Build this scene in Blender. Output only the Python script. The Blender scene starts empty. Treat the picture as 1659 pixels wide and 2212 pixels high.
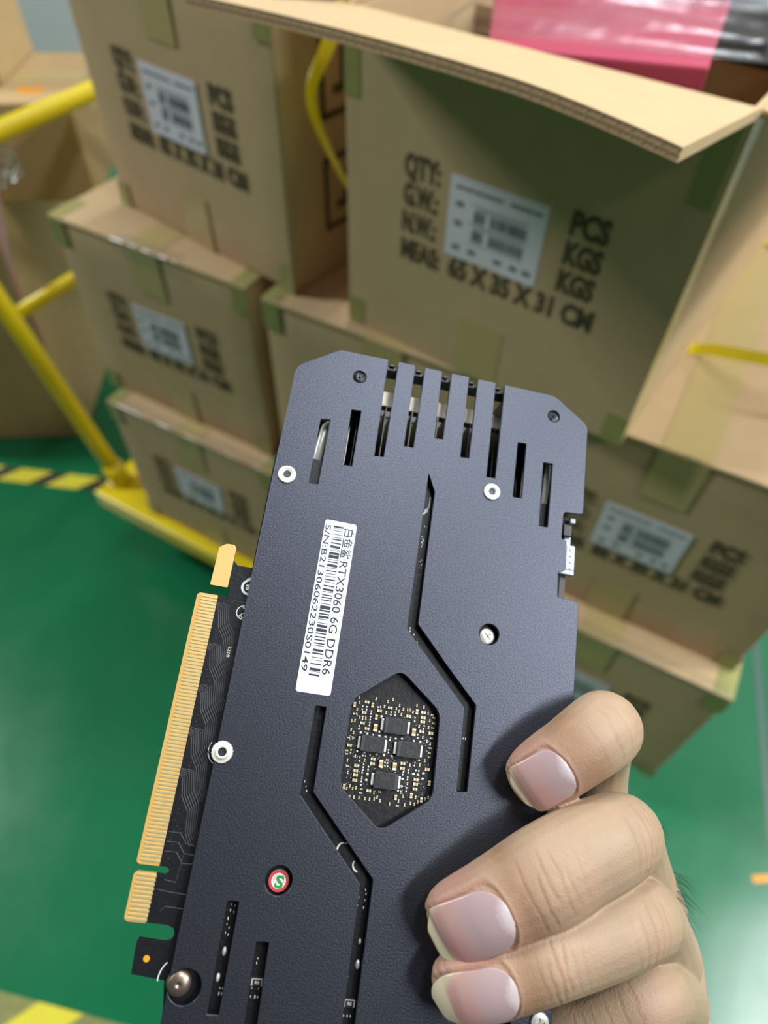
import bpy, bmesh, math, random
import numpy as np
from mathutils import Matrix, Vector, Euler
random.seed(7)
sc = bpy.context.scene
col = sc.collection
# ---------------------------------------------------------------- camera
cd = bpy.data.cameras.new('camera'); cam = bpy.data.objects.new('camera', cd); col.objects.link(cam)
cam.location = (0.86881, -0.57038, 1.30469)
cam.rotation_euler = Euler((math.radians(38.7993), math.radians(-1.2803), math.radians(29.92)), 'XYZ')
cd.sensor_width = 36; cd.sensor_height = 36; cd.sensor_fit = 'AUTO'
cd.lens = 36 * 1436.69 / 2212
cd.clip_start = 0.01; cd.clip_end = 60
cd.dof.use_dof = True; cd.dof.focus_distance = 0.196; cd.dof.aperture_fstop = 7.8
sc.camera = cam
# ---------------------------------------------------------------- world, lamps, exposure
sc.view_settings.view_transform = 'Standard'; sc.view_settings.look = 'None'
sc.view_settings.gamma = 1; sc.view_settings.use_curve_mapping = False
sc.view_settings.exposure = 0.0
w = bpy.data.worlds.new('hall'); sc.world = w; w.use_nodes = True
bg = w.node_tree.nodes['Background']; bg.inputs[0].default_value = (1.0, 0.93, 0.95, 1); bg.inputs[1].default_value = 0.080
def area_light(name, loc, sx, sy, power, aim=None):
    l = bpy.data.lights.new(name, 'AREA'); l.shape = 'RECTANGLE'; l.size = sx; l.size_y = sy
    l.energy = power; l.color = (0.95, 0.985, 1.0)
    o = bpy.data.objects.new(name, l); col.objects.link(o); o.location = loc
    if aim: o.rotation_euler = (Vector(aim) - Vector(loc)).to_track_quat('-Z', 'Y').to_euler()
    return o
area_light('overhead_light', (-3.60, -1.26, 3.9), 0.16, 1.3, 176, (0.5, -0.1, 1.0))
area_light('overhead_light', (2.75, 0.10, 3.2), 0.40, 1.9, 80)
area_light('overhead_light', (1.25, 0.35, 3.2), 0.30, 1.3, 33)
area_light('overhead_light', (0.20, 1.20, 3.2), 0.30, 1.3, 24)
area_light('overhead_light', (3.30, 1.30, 3.0), 0.30, 1.0, 58, (0.9, 0.2, 0.8))  # added fill to brighten the right carton lid, no known fixture there

# ---------------------------------------------------------------- helpers
def srgb(r, g, b):
    f = lambda c: (c/255/12.92) if c/255 <= 0.04045 else ((c/255+0.055)/1.055)**2.4
    return (f(r), f(g), f(b), 1)
def mat(name, colr, rough=0.5, metal=0.0, spec=0.5, var=0.0, vscale=20.0, bump=0.0, bscale=200.0, coat=0.0, stretch=None, bdist=0.001):
    m = bpy.data.materials.new(name); m.use_nodes = True
    nt = m.node_tree; b = nt.nodes['Principled BSDF']
    b.inputs['Base Color'].default_value = colr; b.inputs['Roughness'].default_value = rough
    b.inputs['Metallic'].default_value = metal; b.inputs['Specular IOR Level'].default_value = spec
    b.inputs['Coat Weight'].default_value = coat
    tc = nt.nodes.new('ShaderNodeTexCoord'); src = tc.outputs['Object']
    if stretch:
        mp = nt.nodes.new('ShaderNodeMapping'); mp.inputs['Scale'].default_value = stretch
        nt.links.new(src, mp.inputs['Vector']); src = mp.outputs[0]
    if var:
        n = nt.nodes.new('ShaderNodeTexNoise'); n.inputs['Scale'].default_value = vscale; n.inputs['Detail'].default_value = 6
        nt.links.new(src, n.inputs['Vector'])
        mx = nt.nodes.new('ShaderNodeMix'); mx.data_type = 'RGBA'
        c = Vector(colr[:3]); lo = c*(1-var); hi = c*(1+var)
        mx.inputs['A'].default_value = (*lo, 1); mx.inputs['B'].default_value = (*hi, 1)
        nt.links.new(n.outputs['Fac'], mx.inputs['Factor']); nt.links.new(mx.outputs['Result'], b.inputs['Base Color'])
    if bump:
        n2 = nt.nodes.new('ShaderNodeTexNoise'); n2.inputs['Scale'].default_value = bscale; n2.inputs['Detail'].default_value = 4
        nt.links.new(src, n2.inputs['Vector'])
        bp = nt.nodes.new('ShaderNodeBump'); bp.inputs['Strength'].default_value = bump; bp.inputs['Distance'].default_value = bdist
        nt.links.new(n2.outputs['Fac'], bp.inputs['Height']); nt.links.new(bp.outputs[0], b.inputs['Normal'])
    return m
M = {}
M['card'] = mat('kraft_cardboard', srgb(191, 164, 125), 0.72, spec=0.3, var=0.10, vscale=30, bump=0.15, bscale=120)
M['card_in'] = mat('kraft_inner', srgb(172, 142, 100), 0.8, spec=0.2, var=0.10, vscale=30)
M['card2'] = mat('kraft_brown', srgb(184, 156, 112), 0.72, spec=0.3, var=0.10, vscale=25)
M['flute'] = mat('kraft_fluting', srgb(206, 184, 150), 0.85, spec=0.1, var=0.15, vscale=200)
M['tape'] = mat('olive_packing_tape', srgb(184, 164, 112), 0.35, spec=0.35, var=0.06, vscale=60)
M['tape_g'] = mat('green_corner_tape', srgb(150, 147, 90), 0.3, spec=0.4, var=0.15, vscale=60)
M['ink'] = mat('black_stencil_ink', srgb(84, 70, 48), 0.7, var=0.3, vscale=90)
M['paper'] = mat('white_label_paper', srgb(220, 216, 224), 0.6)
M['print'] = mat('grey_label_print', srgb(70, 82, 90), 0.6)
M['yellow'] = mat('yellow_paint', srgb(222, 198, 12), 0.35, spec=0.5, var=0.06, vscale=12)
M['strap'] = mat('yellow_plastic_strap', srgb(236, 222, 10), 0.35)
M['rubber'] = mat('black_rubber', srgb(22, 22, 22), 0.7)
M['steel'] = mat('caster_steel', srgb(120, 120, 118), 0.4, metal=0.8)
M['hz_yellow'] = mat('tape_yellow', srgb(216, 204, 52), 0.45, var=0.06, vscale=30)
M['hz_black'] = mat('tape_black', srgb(36, 38, 34), 0.5, var=0.2, vscale=30)
M['hz_worn'] = mat('tape_worn', srgb(128, 130, 72), 0.6, var=0.35, vscale=60)
M['orange'] = mat('orange_sticker', srgb(226, 150, 30), 0.5)
M['wall'] = mat('painted_wall', srgb(196, 202, 200), 0.6, var=0.03, vscale=3)
M['pink'] = mat('pink_foam', srgb(170, 58, 84), 0.7, var=0.05, vscale=20)
M['antistatic'] = mat('dark_silver_pouch', srgb(74, 80, 84), 0.35, metal=0.4, bump=0.6, bscale=40)
M['plate'] = mat('black_powder_coat', srgb(70, 73, 82), 0.415, metal=0.9, spec=0.5, var=0.55, vscale=1900, bump=1.0, bscale=1800, bdist=0.00007)
M['black_pl'] = mat('black_plastic', srgb(20, 20, 22), 0.4)
M['pcb'] = mat('black_solder_mask', srgb(20, 21, 25), 0.42, spec=0.32, var=0.15, vscale=300, bump=0.12, bscale=700)
M['trace'] = mat('raised_trace', srgb(38, 39, 44), 0.5)
M['pcb_edge'] = mat('bare_fibreglass', srgb(222, 176, 104), 0.5, var=0.05, vscale=300)
M['gold'] = mat('gold_plating', srgb(238, 222, 164), 0.36, metal=0.7)
M['goldbase'] = mat('gold_bevel', srgb(206, 164, 92), 0.45, metal=0.2)
M['silver'] = mat('bright_steel', srgb(222, 222, 212), 0.3, metal=0.5, bump=0.1, bscale=900)
M['nickel'] = mat('dark_nickel', srgb(150, 134, 122), 0.36, metal=0.9, bump=0.3, bscale=900, bdist=0.0001)
M['solder'] = mat('solder_tin', srgb(226, 228, 222), 0.25, metal=0.35)
M['cap'] = mat('capacitor_ceramic', srgb(176, 146, 88), 0.5)
M['capend'] = mat('capacitor_end', srgb(226, 220, 196), 0.3, metal=0.4)
M['chip'] = mat('polymer_case', srgb(26, 26, 29), 0.5, bump=0.1, bscale=900)
M['chipmark'] = mat('laser_mark', srgb(52, 52, 55), 0.5)
M['silk'] = mat('white_silkscreen', srgb(222, 228, 222), 0.6)
M['alu'] = mat('aluminium', srgb(226, 218, 196), 0.4, metal=0.15)
M['nut'] = mat('nickel_nut', srgb(232, 230, 218), 0.35, metal=0.25)
M['hose'] = mat('pink_grey_hose', srgb(170, 132, 128), 0.5)
M['connpl'] = mat('white_connector_plastic', srgb(190, 194, 204), 0.4)
M['label'] = mat('white_gloss_label', srgb(222, 230, 246), 0.4, var=0.02, vscale=200)
M['labink'] = mat('black_label_print', srgb(34, 36, 48), 0.5)
M['red'] = mat('red_print', srgb(206, 62, 66), 0.45)
M['green'] = mat('green_print', srgb(24, 150, 66), 0.45)
M['white'] = mat('white_print', srgb(238, 238, 238), 0.45)
M['blackscrew'] = mat('black_zinc', srgb(42, 44, 50), 0.3, metal=0.6)
M['hair'] = mat('dark_hair', srgb(26, 24, 22), 0.5)
def bm_new(): return bmesh.new()
def obj(name, bm, m, parent=None, smooth=False):
    me = bpy.data.meshes.new(name); bm.to_mesh(me); bm.free()
    for x in (m if isinstance(m, (list, tuple)) else [m]): me.materials.append(x)
    if smooth:
        for p in me.polygons: p.use_smooth = True
    o = bpy.data.objects.new(name, me); col.objects.link(o); o.parent = parent
    return o
def inst(name, me, parent, loc=(0, 0, 0), rot=(0, 0, 0)):
    o = bpy.data.objects.new(name, me); col.objects.link(o); o.parent = parent; o.location = loc; o.rotation_euler = rot
    return o
def empty(name, loc=(0, 0, 0), rz=0.0):
    o = bpy.data.objects.new(name, None); col.objects.link(o); o.location = loc; o.rotation_euler = (0, 0, rz); o.empty_display_size = 0.05
    return o
def tag(o, label=None, cat=None, group=None, kind=None):
    if label: o['label'] = label
    if cat: o['category'] = cat
    if group: o['group'] = group
    if kind: o['kind'] = kind
    return o
def box(bm, x0, x1, y0, y1, z0, z1, mi=0, mtx=None):
    vs = [bm.verts.new((x, y, z)) for z in (z0, z1) for y in (y0, y1) for x in (x0, x1)]
    if mtx is not None:
        for v in vs: v.co = mtx @ v.co
    for f in ((0, 2, 3, 1), (4, 5, 7, 6), (0, 1, 5, 4), (1, 3, 7, 5), (3, 2, 6, 7), (2, 0, 4, 6)):
        fc = bm.faces.new([vs[i] for i in f]); fc.material_index = mi
    return vs
def bevel(bm, off, seg=2):
    bmesh.ops.recalc_face_normals(bm, faces=bm.faces)
    bmesh.ops.bevel(bm, geom=list(bm.edges), offset=off, segments=seg, profile=0.5, affect='EDGES', clamp_overlap=True)
def tube(bm, pts, r, n=12, caps=True, closed=False):
    pts = [Vector(p) for p in pts]; rings = []; prev = None
    for i, p in enumerate(pts):
        a = pts[i-1] if i else pts[0]; b = pts[i+1] if i < len(pts)-1 else pts[-1]
        t = (b-a).normalized()
        if prev is None:
            x = t.orthogonal().normalized()
        else:
            x = (prev - t*prev.dot(t)).normalized()
        prev = x; y = t.cross(x); rr = r[i] if isinstance(r, (list, tuple)) else r
        rings.append([bm.verts.new(p + x*rr*math.cos(2*math.pi*k/n) + y*rr*math.sin(2*math.pi*k/n)) for k in range(n)])
    for A, B in zip(rings, rings[1:]):
        for k in range(n): bm.faces.new((A[k], A[(k+1) % n], B[(k+1) % n], B[k]))
    if caps and n > 2: bm.faces.new(rings[0][::-1]); bm.faces.new(rings[-1])
    return rings
def smooth_path(pts, per=8):
    P = [Vector(p) for p in pts]; out = []
    for i in range(len(P)-1):
        a = P[max(i-1, 0)]; b = P[i]; c = P[i+1]; d = P[min(i+2, len(P)-1)]
        for k in range(per):
            t = k/per
            out.append(0.5*((2*b)+(c-a)*t+(2*a-5*b+4*c-d)*t*t+(-a+3*b-3*c+d)*t**3))
    out.append(P[-1]); return out
def band(bm, pts, side, width, thick=0.0006):
    """flat strap: ribbon along pts, width along side, small thickness"""
    pts = [Vector(p) for p in pts]; L = []
    sA, sB = (side if isinstance(side, list) else (side, side)); sA = Vector(sA).normalized(); sB = Vector(sB).normalized()
    for i, p in enumerate(pts):
        t = (pts[min(i+1, len(pts)-1)]-pts[max(i-1, 0)]).normalized()
        side_ = sA.lerp(sB, min(1, i/(0.6*len(pts)))); s = (side_ - t*side_.dot(t)).normalized(); n = t.cross(s)
        L.append([bm.verts.new(p+s*width/2*a+n*thick/2*b) for a, b in ((-1, -1), (1, -1), (1, 1), (-1, 1))])
    for A, B in zip(L, L[1:]):
        for k in range(4): bm.faces.new((A[k], A[(k+1) % 4], B[(k+1) % 4], B[k]))
    bm.faces.new(L[0][::-1]); bm.faces.new(L[-1])
_tm = {}
def text_mesh(s, m, size=1.0, bold=0.0, fit=None, extrude=0.0):
    """text as a mesh in the XY plane, left end at x=0, baseline y=0, cap height = size; fit = (target width)"""
    key = (s, m.name, size, bold, fit, extrude)
    if key in _tm: return _tm[key]
    c = bpy.data.curves.new('text', 'FONT'); c.body = s; c.offset = bold; c.resolution_u = 3
    o = bpy.data.objects.new('text', c); col.objects.link(o)
    dg = bpy.context.evaluated_depsgraph_get(); dg.update()
    me = bpy.data.meshes.new_from_object(o.evaluated_get(dg))
    bpy.data.objects.remove(o); bpy.data.curves.remove(c)
    n = len(me.vertices); a = np.zeros(n*3); me.vertices.foreach_get('co', a); a = a.reshape(-1, 3)
    k = size/0.70
    a[:, 0] -= a[:, 0].min(); wdt = a[:, 0].max(); kx = fit/wdt if fit else k
    a[:, 0] *= kx; a[:, 1] *= k; a[:, 2] = extrude
    me.vertices.foreach_set('co', a.ravel()); me.update(); me.materials.clear(); me.materials.append(m); me.name = 'lettering'
    _tm[key] = me
    return me
def poly_plate(name, outer, holes, thick, m, parent, z0=0.0, bev=0.0, rounding=None):
    """flat plate with holes: 2D curve fill (mm -> m), top face at z0"""
    cu = bpy.data.curves.new(name, 'CURVE'); cu.dimensions = '2D'; cu.fill_mode = 'BOTH'
    cu.extrude = thick/2000.0 - bev/1000.0; cu.bevel_depth = bev/1000.0; cu.bevel_resolution = 1; cu.offset = -bev/1000.0
    for pts in [outer]+list(holes):
        sp = cu.splines.new('POLY'); sp.points.add(len(pts)-1); sp.use_cyclic_u = True
        for p, q in zip(sp.points, pts): p.co = (q[0]/1000.0, q[1]/1000.0, 0, 1)
    o = bpy.data.objects.new(name, cu); col.objects.link(o)
    dg = bpy.context.evaluated_depsgraph_get(); dg.update()
    me = bpy.data.meshes.new_from_object(o.evaluated_get(dg)); bpy.data.objects.remove(o); bpy.data.curves.remove(cu)
    me.transform(Matrix.Translation((0, 0, z0/1000.0 - thick/2000.0)))
    me.materials.clear(); me.materials.append(m); me.name = name
    o = bpy.data.objects.new(name, me); col.objects.link(o); o.parent = parent
    return o
def rounded(pts, r, seg=4):
    """round every corner of a polygon; r is a number or a list"""
    out = []; n = len(pts)
    for i in range(n):
        p = Vector(pts[i]); a = Vector(pts[i-1]); b = Vector(pts[(i+1) % n]); rr = r[i] if isinstance(r, (list, tuple)) else r
        if rr <= 0: out.append(tuple(p)); continue
        da = (a-p); db = (b-p); q = min(rr, da.length*0.45, db.length*0.45)
        s = p+da.normalized()*q; e = p+db.normalized()*q
        for k in range(seg+1):
            t = k/seg; out.append(tuple(s*(1-t)**2+p*2*t*(1-t)+e*t*t))
    return out
def circle(c, r, n=40): return [(c[0]+r*math.cos(2*math.pi*k/n), c[1]+r*math.sin(2*math.pi*k/n)) for k in range(n)]

# ---------------------------------------------------------------- structure
def floor_mat():
    m = mat('green_epoxy_floor', srgb(17, 106, 66), 0.2, spec=0.55, var=0.10, vscale=5, bump=0.25, bscale=14)
    nt = m.node_tree; b = nt.nodes['Principled BSDF']
    n = nt.nodes.new('ShaderNodeTexNoise'); n.inputs['Scale'].default_value = 9; n.inputs['Detail'].default_value = 8
    tc = nt.nodes.new('ShaderNodeTexCoord'); nt.links.new(tc.outputs['Object'], n.inputs['Vector'])
    r = nt.nodes.new('ShaderNodeMapRange'); r.inputs['To Min'].default_value = 0.15; r.inputs['To Max'].default_value = 0.30
    nt.links.new(n.outputs['Fac'], r.inputs['Value']); nt.links.new(r.outputs[0], b.inputs['Roughness'])
    return m
bm = bm_new(); box(bm, -6, 6, -4, 1.9, -0.05, 0); floor = tag(obj('floor', bm, floor_mat()), kind='structure')
bm = bm_new(); box(bm, -6, 6, 1.9, 2.0, -0.05, 3.4); tag(obj('wall_back', bm, M['wall']), kind='structure')
# hazard tape stuck to the floor: each stripe its own piece
def hazard(p0, p1, width, pitch, skew, first='hz_yellow', cols=('hz_yellow', 'hz_black')):
    a = Vector((*p0, 0)); b = Vector((*p1, 0)); d = (b-a).normalized(); s = Vector((-d.y, d.x, 0)); L = (b-a).length
    sk = width*skew; i = -1; x1 = 0.0
    while x1 < L:
        i += 1; bm = bm_new(); x0 = x1; x1 = x0+pitch[i % 2]
        q = [a+d*(x0-sk/2)-s*width/2, a+d*(x1-sk/2)-s*width/2, a+d*(x1+sk/2)+s*width/2, a+d*(x0+sk/2)+s*width/2]
        lo = [bm.verts.new(p) for p in q]; hi = [bm.verts.new(p+Vector((0, 0, 0.0006))) for p in q]
        bm.faces.new(hi); bm.faces.new(lo[::-1])
        for k in range(4): bm.faces.new((lo[k], lo[(k+1) % 4], hi[(k+1) % 4], hi[k]))
        obj('tape_stripe', bm, M[cols[i % len(cols)]], floor)
hazard((-1.009, -0.232), (0.20, 0.258), 0.047, (0.085, 0.045), 1.0)
hazard((0.161, -0.895), (0.98, -0.627), 0.075, (0.075, 0.075), 1.0, cols=('hz_worn', 'hz_yellow'))
bm = bm_new(); q = [(1.20, 0.655), (1.214, 0.662), (1.366, 0.046), (1.354, 0.046)]
vs = [bm.verts.new((x, y, 0.0006)) for x, y in q][::-1]; bm.faces.new(vs); obj('floor_line', bm, mat('grey_floor_line', srgb(74, 100, 92), 0.4), floor)
bm = bm_new(); box(bm, -0.004, 0.06, -0.006, 0.006, 0, 0.0008, mtx=Matrix.Translation((1.346, -0.030, 0)) @ Matrix.Rotation(math.radians(33), 4, 'Z')); obj('orange_tape', bm, M['orange'], floor)
def film_mat():
    m = bpy.data.materials.new('clear_film'); m.use_nodes = True; nt = m.node_tree; nt.nodes.clear()
    out = nt.nodes.new('ShaderNodeOutputMaterial'); mx = nt.nodes.new('ShaderNodeMixShader'); tr = nt.nodes.new('ShaderNodeBsdfTransparent'); gl = nt.nodes.new('ShaderNodeBsdfGlossy')
    gl.inputs['Roughness'].default_value = 0.25; tr.inputs[0].default_value = (0.93, 0.94, 0.95, 1); gl.inputs[0].default_value = (0.95, 0.97, 1, 1)
    lw = nt.nodes.new('ShaderNodeLayerWeight'); lw.inputs[0].default_value = 0.32
    mr = nt.nodes.new('ShaderNodeMapRange'); mr.inputs['To Min'].default_value = 0.02; mr.inputs['To Max'].default_value = 0.20
    nt.links.new(lw.outputs['Facing'], mr.inputs['Value']); nt.links.new(mr.outputs[0], mx.inputs[0])
    nt.links.new(tr.outputs[0], mx.inputs[1]); nt.links.new(gl.outputs[0], mx.inputs[2]); nt.links.new(mx.outputs[0], out.inputs[0])
    return m
M['film'] = film_mat()
# ---------------------------------------------------------------- cartons
CW, CD, CH = 0.35, 0.65, 0.31
ZAX = Matrix.Rotation(math.pi/2, 4, 'X')           # XY text plane -> upright, facing -Y
def carton_body_mesh():
    bm = bm_new(); box(bm, 0, CW, 0, CD, 0, CH-0.006)
    bmesh.ops.recalc_face_normals(bm, faces=bm.faces)
    bmesh.ops.bevel(bm, geom=[e for e in bm.edges], offset=0.004, segments=3, profile=0.5, affect='EDGES')
    bmesh.ops.subdivide_edges(bm, edges=[e for e in bm.edges if e.calc_length() > 0.1], cuts=7, use_grid_fill=True)
    for v in bm.verts:                                # walls belly out a little between the corners
        fx = math.sin(math.pi*min(max(v.co.x/CW, 0), 1)); fz = math.sin(math.pi*min(max(v.co.z/CH, 0), 1)); fy = math.sin(math.pi*min(max(v.co.y/CD, 0), 1))
        if v.co.y < 0.003: v.co.y -= 0.0015*fx*fz
        if v.co.x < 0.003: v.co.x -= 0.002*fy*fz
        if v.co.x > CW-0.003: v.co.x += 0.002*fy*fz
    me = bpy.data.meshes.new('carton_body'); bm.to_mesh(me); bm.free(); me.materials.append(M['card'])
    for p in me.polygons: p.use_smooth = True
    return me
BODY = carton_body_mesh()
def slab_mesh(name, x0, x1, y0, y1, z0, z1, m, bev=0.0015):
    bm = bm_new(); box(bm, x0, x1, y0, y1, z0, z1); bevel(bm, bev, 2)
    me = bpy.data.meshes.new(name); bm.to_mesh(me); bm.free(); me.materials.append(m); return me
FLAP = [slab_mesh('flap', -0.001, CW/2-0.001, -0.002, CD+0.002, CH-0.006, CH, M['card']), slab_mesh('flap', CW/2+0.001, CW+0.001, -0.002, CD+0.002, CH-0.006, CH, M['card'])]
def tape_mesh(x0, x1, drop_f, top=True):
    """tape over the front top edge: strip on the lid, folded down the front"""
    bm = bm_new(); w = x1-x0
    yb = CD if top else 0.05
    pts = [(x0, yb, CH+0.0006), (x0, 0.0, CH+0.0006), (x0, -0.0024, CH-0.003), (x0, -0.0024, CH-drop_f)]
    L = []
    for p in pts: L.append((bm.verts.new(p), bm.verts.new((x1, p[1], p[2]))))
    for a, b in zip(L, L[1:]): bm.faces.new((a[0], b[0], b[1], a[1]))
    bmesh.ops.recalc_face_normals(bm, faces=bm.faces)
    me = bpy.data.meshes.new('packing_tape'); bm.to_mesh(me); bm.free(); me.materials.append(M['tape']); return me
TAPES = [tape_mesh(CW/2-0.026, CW/2+0.026, 0.075), tape_mesh(-0.001, 0.024, 0.042, False), tape_mesh(CW-0.024, CW+0.001, 0.042, False)]
for t_ in TAPES[1:]: t_.materials[0] = M['tape_g']
def front_patch(x0, x1, z0, z1):
    bm = bm_new(); box(bm, x0, x1, -0.0024, -0.0020, z0, z1)
    me = bpy.data.meshes.new('packing_tape'); bm.to_mesh(me); bm.free(); me.materials.append(M['tape']); return me
BOTT = [front_patch(CW/2-0.026, CW/2+0.026, 0.0, 0.07), front_patch(-0.001, 0.022, 0.0, 0.035), front_patch(CW-0.022, CW+0.001, 0.0, 0.035)]
for t_ in BOTT[1:]: t_.materials[0] = M['tape_g']
def label_meshes():
    bm = bm_new(); box(bm, 0.122, 0.222, -0.0030, -0.0026, 0.131, 0.208); bevel(bm, 0.0001, 1)
    a = bpy.data.meshes.new('shipping_label'); bm.to_mesh(a); bm.free(); a.materials.append(M['paper'])
    bm = bm_new(); r = random.Random(3)
    def q(x0, x1, z0, z1): box(bm, 0.122+x0, 0.122+x1, -0.0032, -0.0030, 0.131+z0, 0.131+z1)
    x = 0.006
    while x < 0.094:
        w_ = r.uniform(0.001, 0.004)
        if not 0.055 < x < 0.062: q(x, x+w_, 0.066, 0.069)
        x += w_+0.0012
    for zz in (0.040, 0.022):
        q(0.023, 0.085, zz+0.0155, zz+0.0160); q(0.023, 0.085, zz-0.0028, zz-0.0023)
        x = 0.028
        while x < 0.083:
            w_ = r.choice((0.0006, 0.0006, 0.0010, 0.0015))
            if not 0.040 < x < 0.045: q(x, x+w_, zz, zz+0.011)
            x += w_+r.choice((0.0006, 0.0010))
        x = 0.03
        while x < 0.08: q(x, x+0.0016, zz+0.0125, zz+0.014); x += 0.003
    for x0, z0 in ((0.008, 0.050), (0.008, 0.032), (0.008, 0.008), (0.026, 0.008), (0.055, 0.008), (0.072, 0.008), (0.086, 0.008)):
        for k in range(3): q(x0+0.003*k, x0+0.003*k+0.002, z0, z0+0.005)
    b = bpy.data.meshes.new('label_print'); bm.to_mesh(b); bm.free(); b.materials.append(M['print'])
    return a, b
LABEL_MESH, LABELPRINT_MESH = label_meshes()
ROWS = [('QTY:', 0.070, 0.040, 0.1925), ('G.W.:', 0.070, 0.040, 0.1655), ('N.W.:', 0.070, 0.040, 0.1385), ('MEAS:', 0.070, 0.047, 0.1095),
        ('PCS', 0.243, 0.036, 0.1925), ('KGS', 0.243, 0.036, 0.1655), ('KGS', 0.243, 0.036, 0.1385), ('65 X 35 X 31 CM', 0.128, 0.158, 0.1095)]
def stencil(parent, y=-0.0024):
    for s, x, wd, z in ROWS:
        inst('stencil_lettering', text_mesh(s, M['ink'], 0.0200, 0.05, wd), parent, (x, y, z), (math.pi/2, 0, 0))
def ship_label(parent):
    l = inst('shipping_label', LABEL_MESH, parent); inst('label_print', LABELPRINT_MESH, l)
def carton(label, x, y, z, deg, lab=True, text=True):
    o = empty('carton', (x, y, z), math.radians(deg)); tag(o, label, 'box', 'cartons stacked on the yellow trolley')
    inst('carton_body', BODY, o)
    for f in FLAP: inst('top_flap', f, o)
    for t in TAPES: inst('packing_tape', t, o)
    for t in BOTT: inst('packing_tape', t, o)
    if text: stencil(o)
    if lab: ship_label(o)
    return o
cA = carton('closed cardboard carton in the top row, left of the open one, with printed white label', 0.0687, 0.0799, 0.8216, -10.04)
cC = carton('closed cardboard carton in the left column, middle row, under the top left carton', 0.0, 0.0, 0.5108, 0)
cD = carton('closed cardboard carton at the bottom left, resting on the yellow trolley rail', 0.0249, -0.0385, 0.20, 1.0)
cE = carton('cardboard carton in the middle row half hidden behind the graphics card, label hidden', 0.381, -0.0066, 0.5108, 0.3)
cE2 = carton('cardboard carton in the middle row at the right, directly under the open carton, printed label', 0.7365, -0.0064, 0.5108, 0.5)
cF = carton('cardboard carton in the bottom row wholly behind the graphics card', 0.384, -0.03, 0.20, 0.5)
cF2 = carton('lowest cardboard carton at the right, just above the index finger, overhanging the trolley', 0.7462, -0.0480, 0.20, 0.6)
# clear shiny tape folded over the front top edge
def edge_film(parent, x0, x1):
    bm = bm_new(); n = 8; nx = 24; R = {}
    for i in range(nx+1):
        x = x0+(x1-x0)*i/nx; lift = 0.0006+0.0009*abs(math.sin(i*2.3))+0.0006*math.sin(i*5.1)
        pr = [(0.016, CH+0.0008)]+[(0.002-0.0065*math.sin(math.pi/2*k/n)-lift, CH-0.0057+0.0065*math.cos(math.pi/2*k/n)+lift) for k in range(n+1)]+[(-0.0050, CH-0.022)]
        for j, (y, z) in enumerate(pr): R[i, j] = bm.verts.new((x, y, z))
    for i in range(nx):
        for j in range(len(pr)-1): bm.faces.new((R[i, j], R[i, j+1], R[i+1, j+1], R[i+1, j]))
    return obj('clear_tape', bm, M['film'], parent, True)
edge_film(cD, 0.02, CW-0.02); edge_film(cF2, 0.06, CW-0.004); edge_film(cC, 0.12, 0.24)
# handling marks on the right wall of the top left carton
for k, zz in ((0, 0.185), (1, 0.06)):
    bm = bm_new()
    for y0, z0, h in ((0.06, 0, 0.085), (0.155, 0, 0.085)):
        for a in ((y0, y0+0.075, z0, z0+0.006), (y0, y0+0.075, z0+h-0.006, z0+h), (y0, y0+0.006, z0, z0+h), (y0+0.069, y0+0.075, z0, z0+h), (y0+0.02, y0+0.055, z0+0.022, z0+0.03), (y0+0.033, y0+0.043, z0+0.03, z0+0.065)):
            box(bm, CW+0.0022, CW+0.0028, a[0], a[1], zz+a[2], zz+a[3])
    obj('handling_mark', bm, M['ink'], cA)
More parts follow.
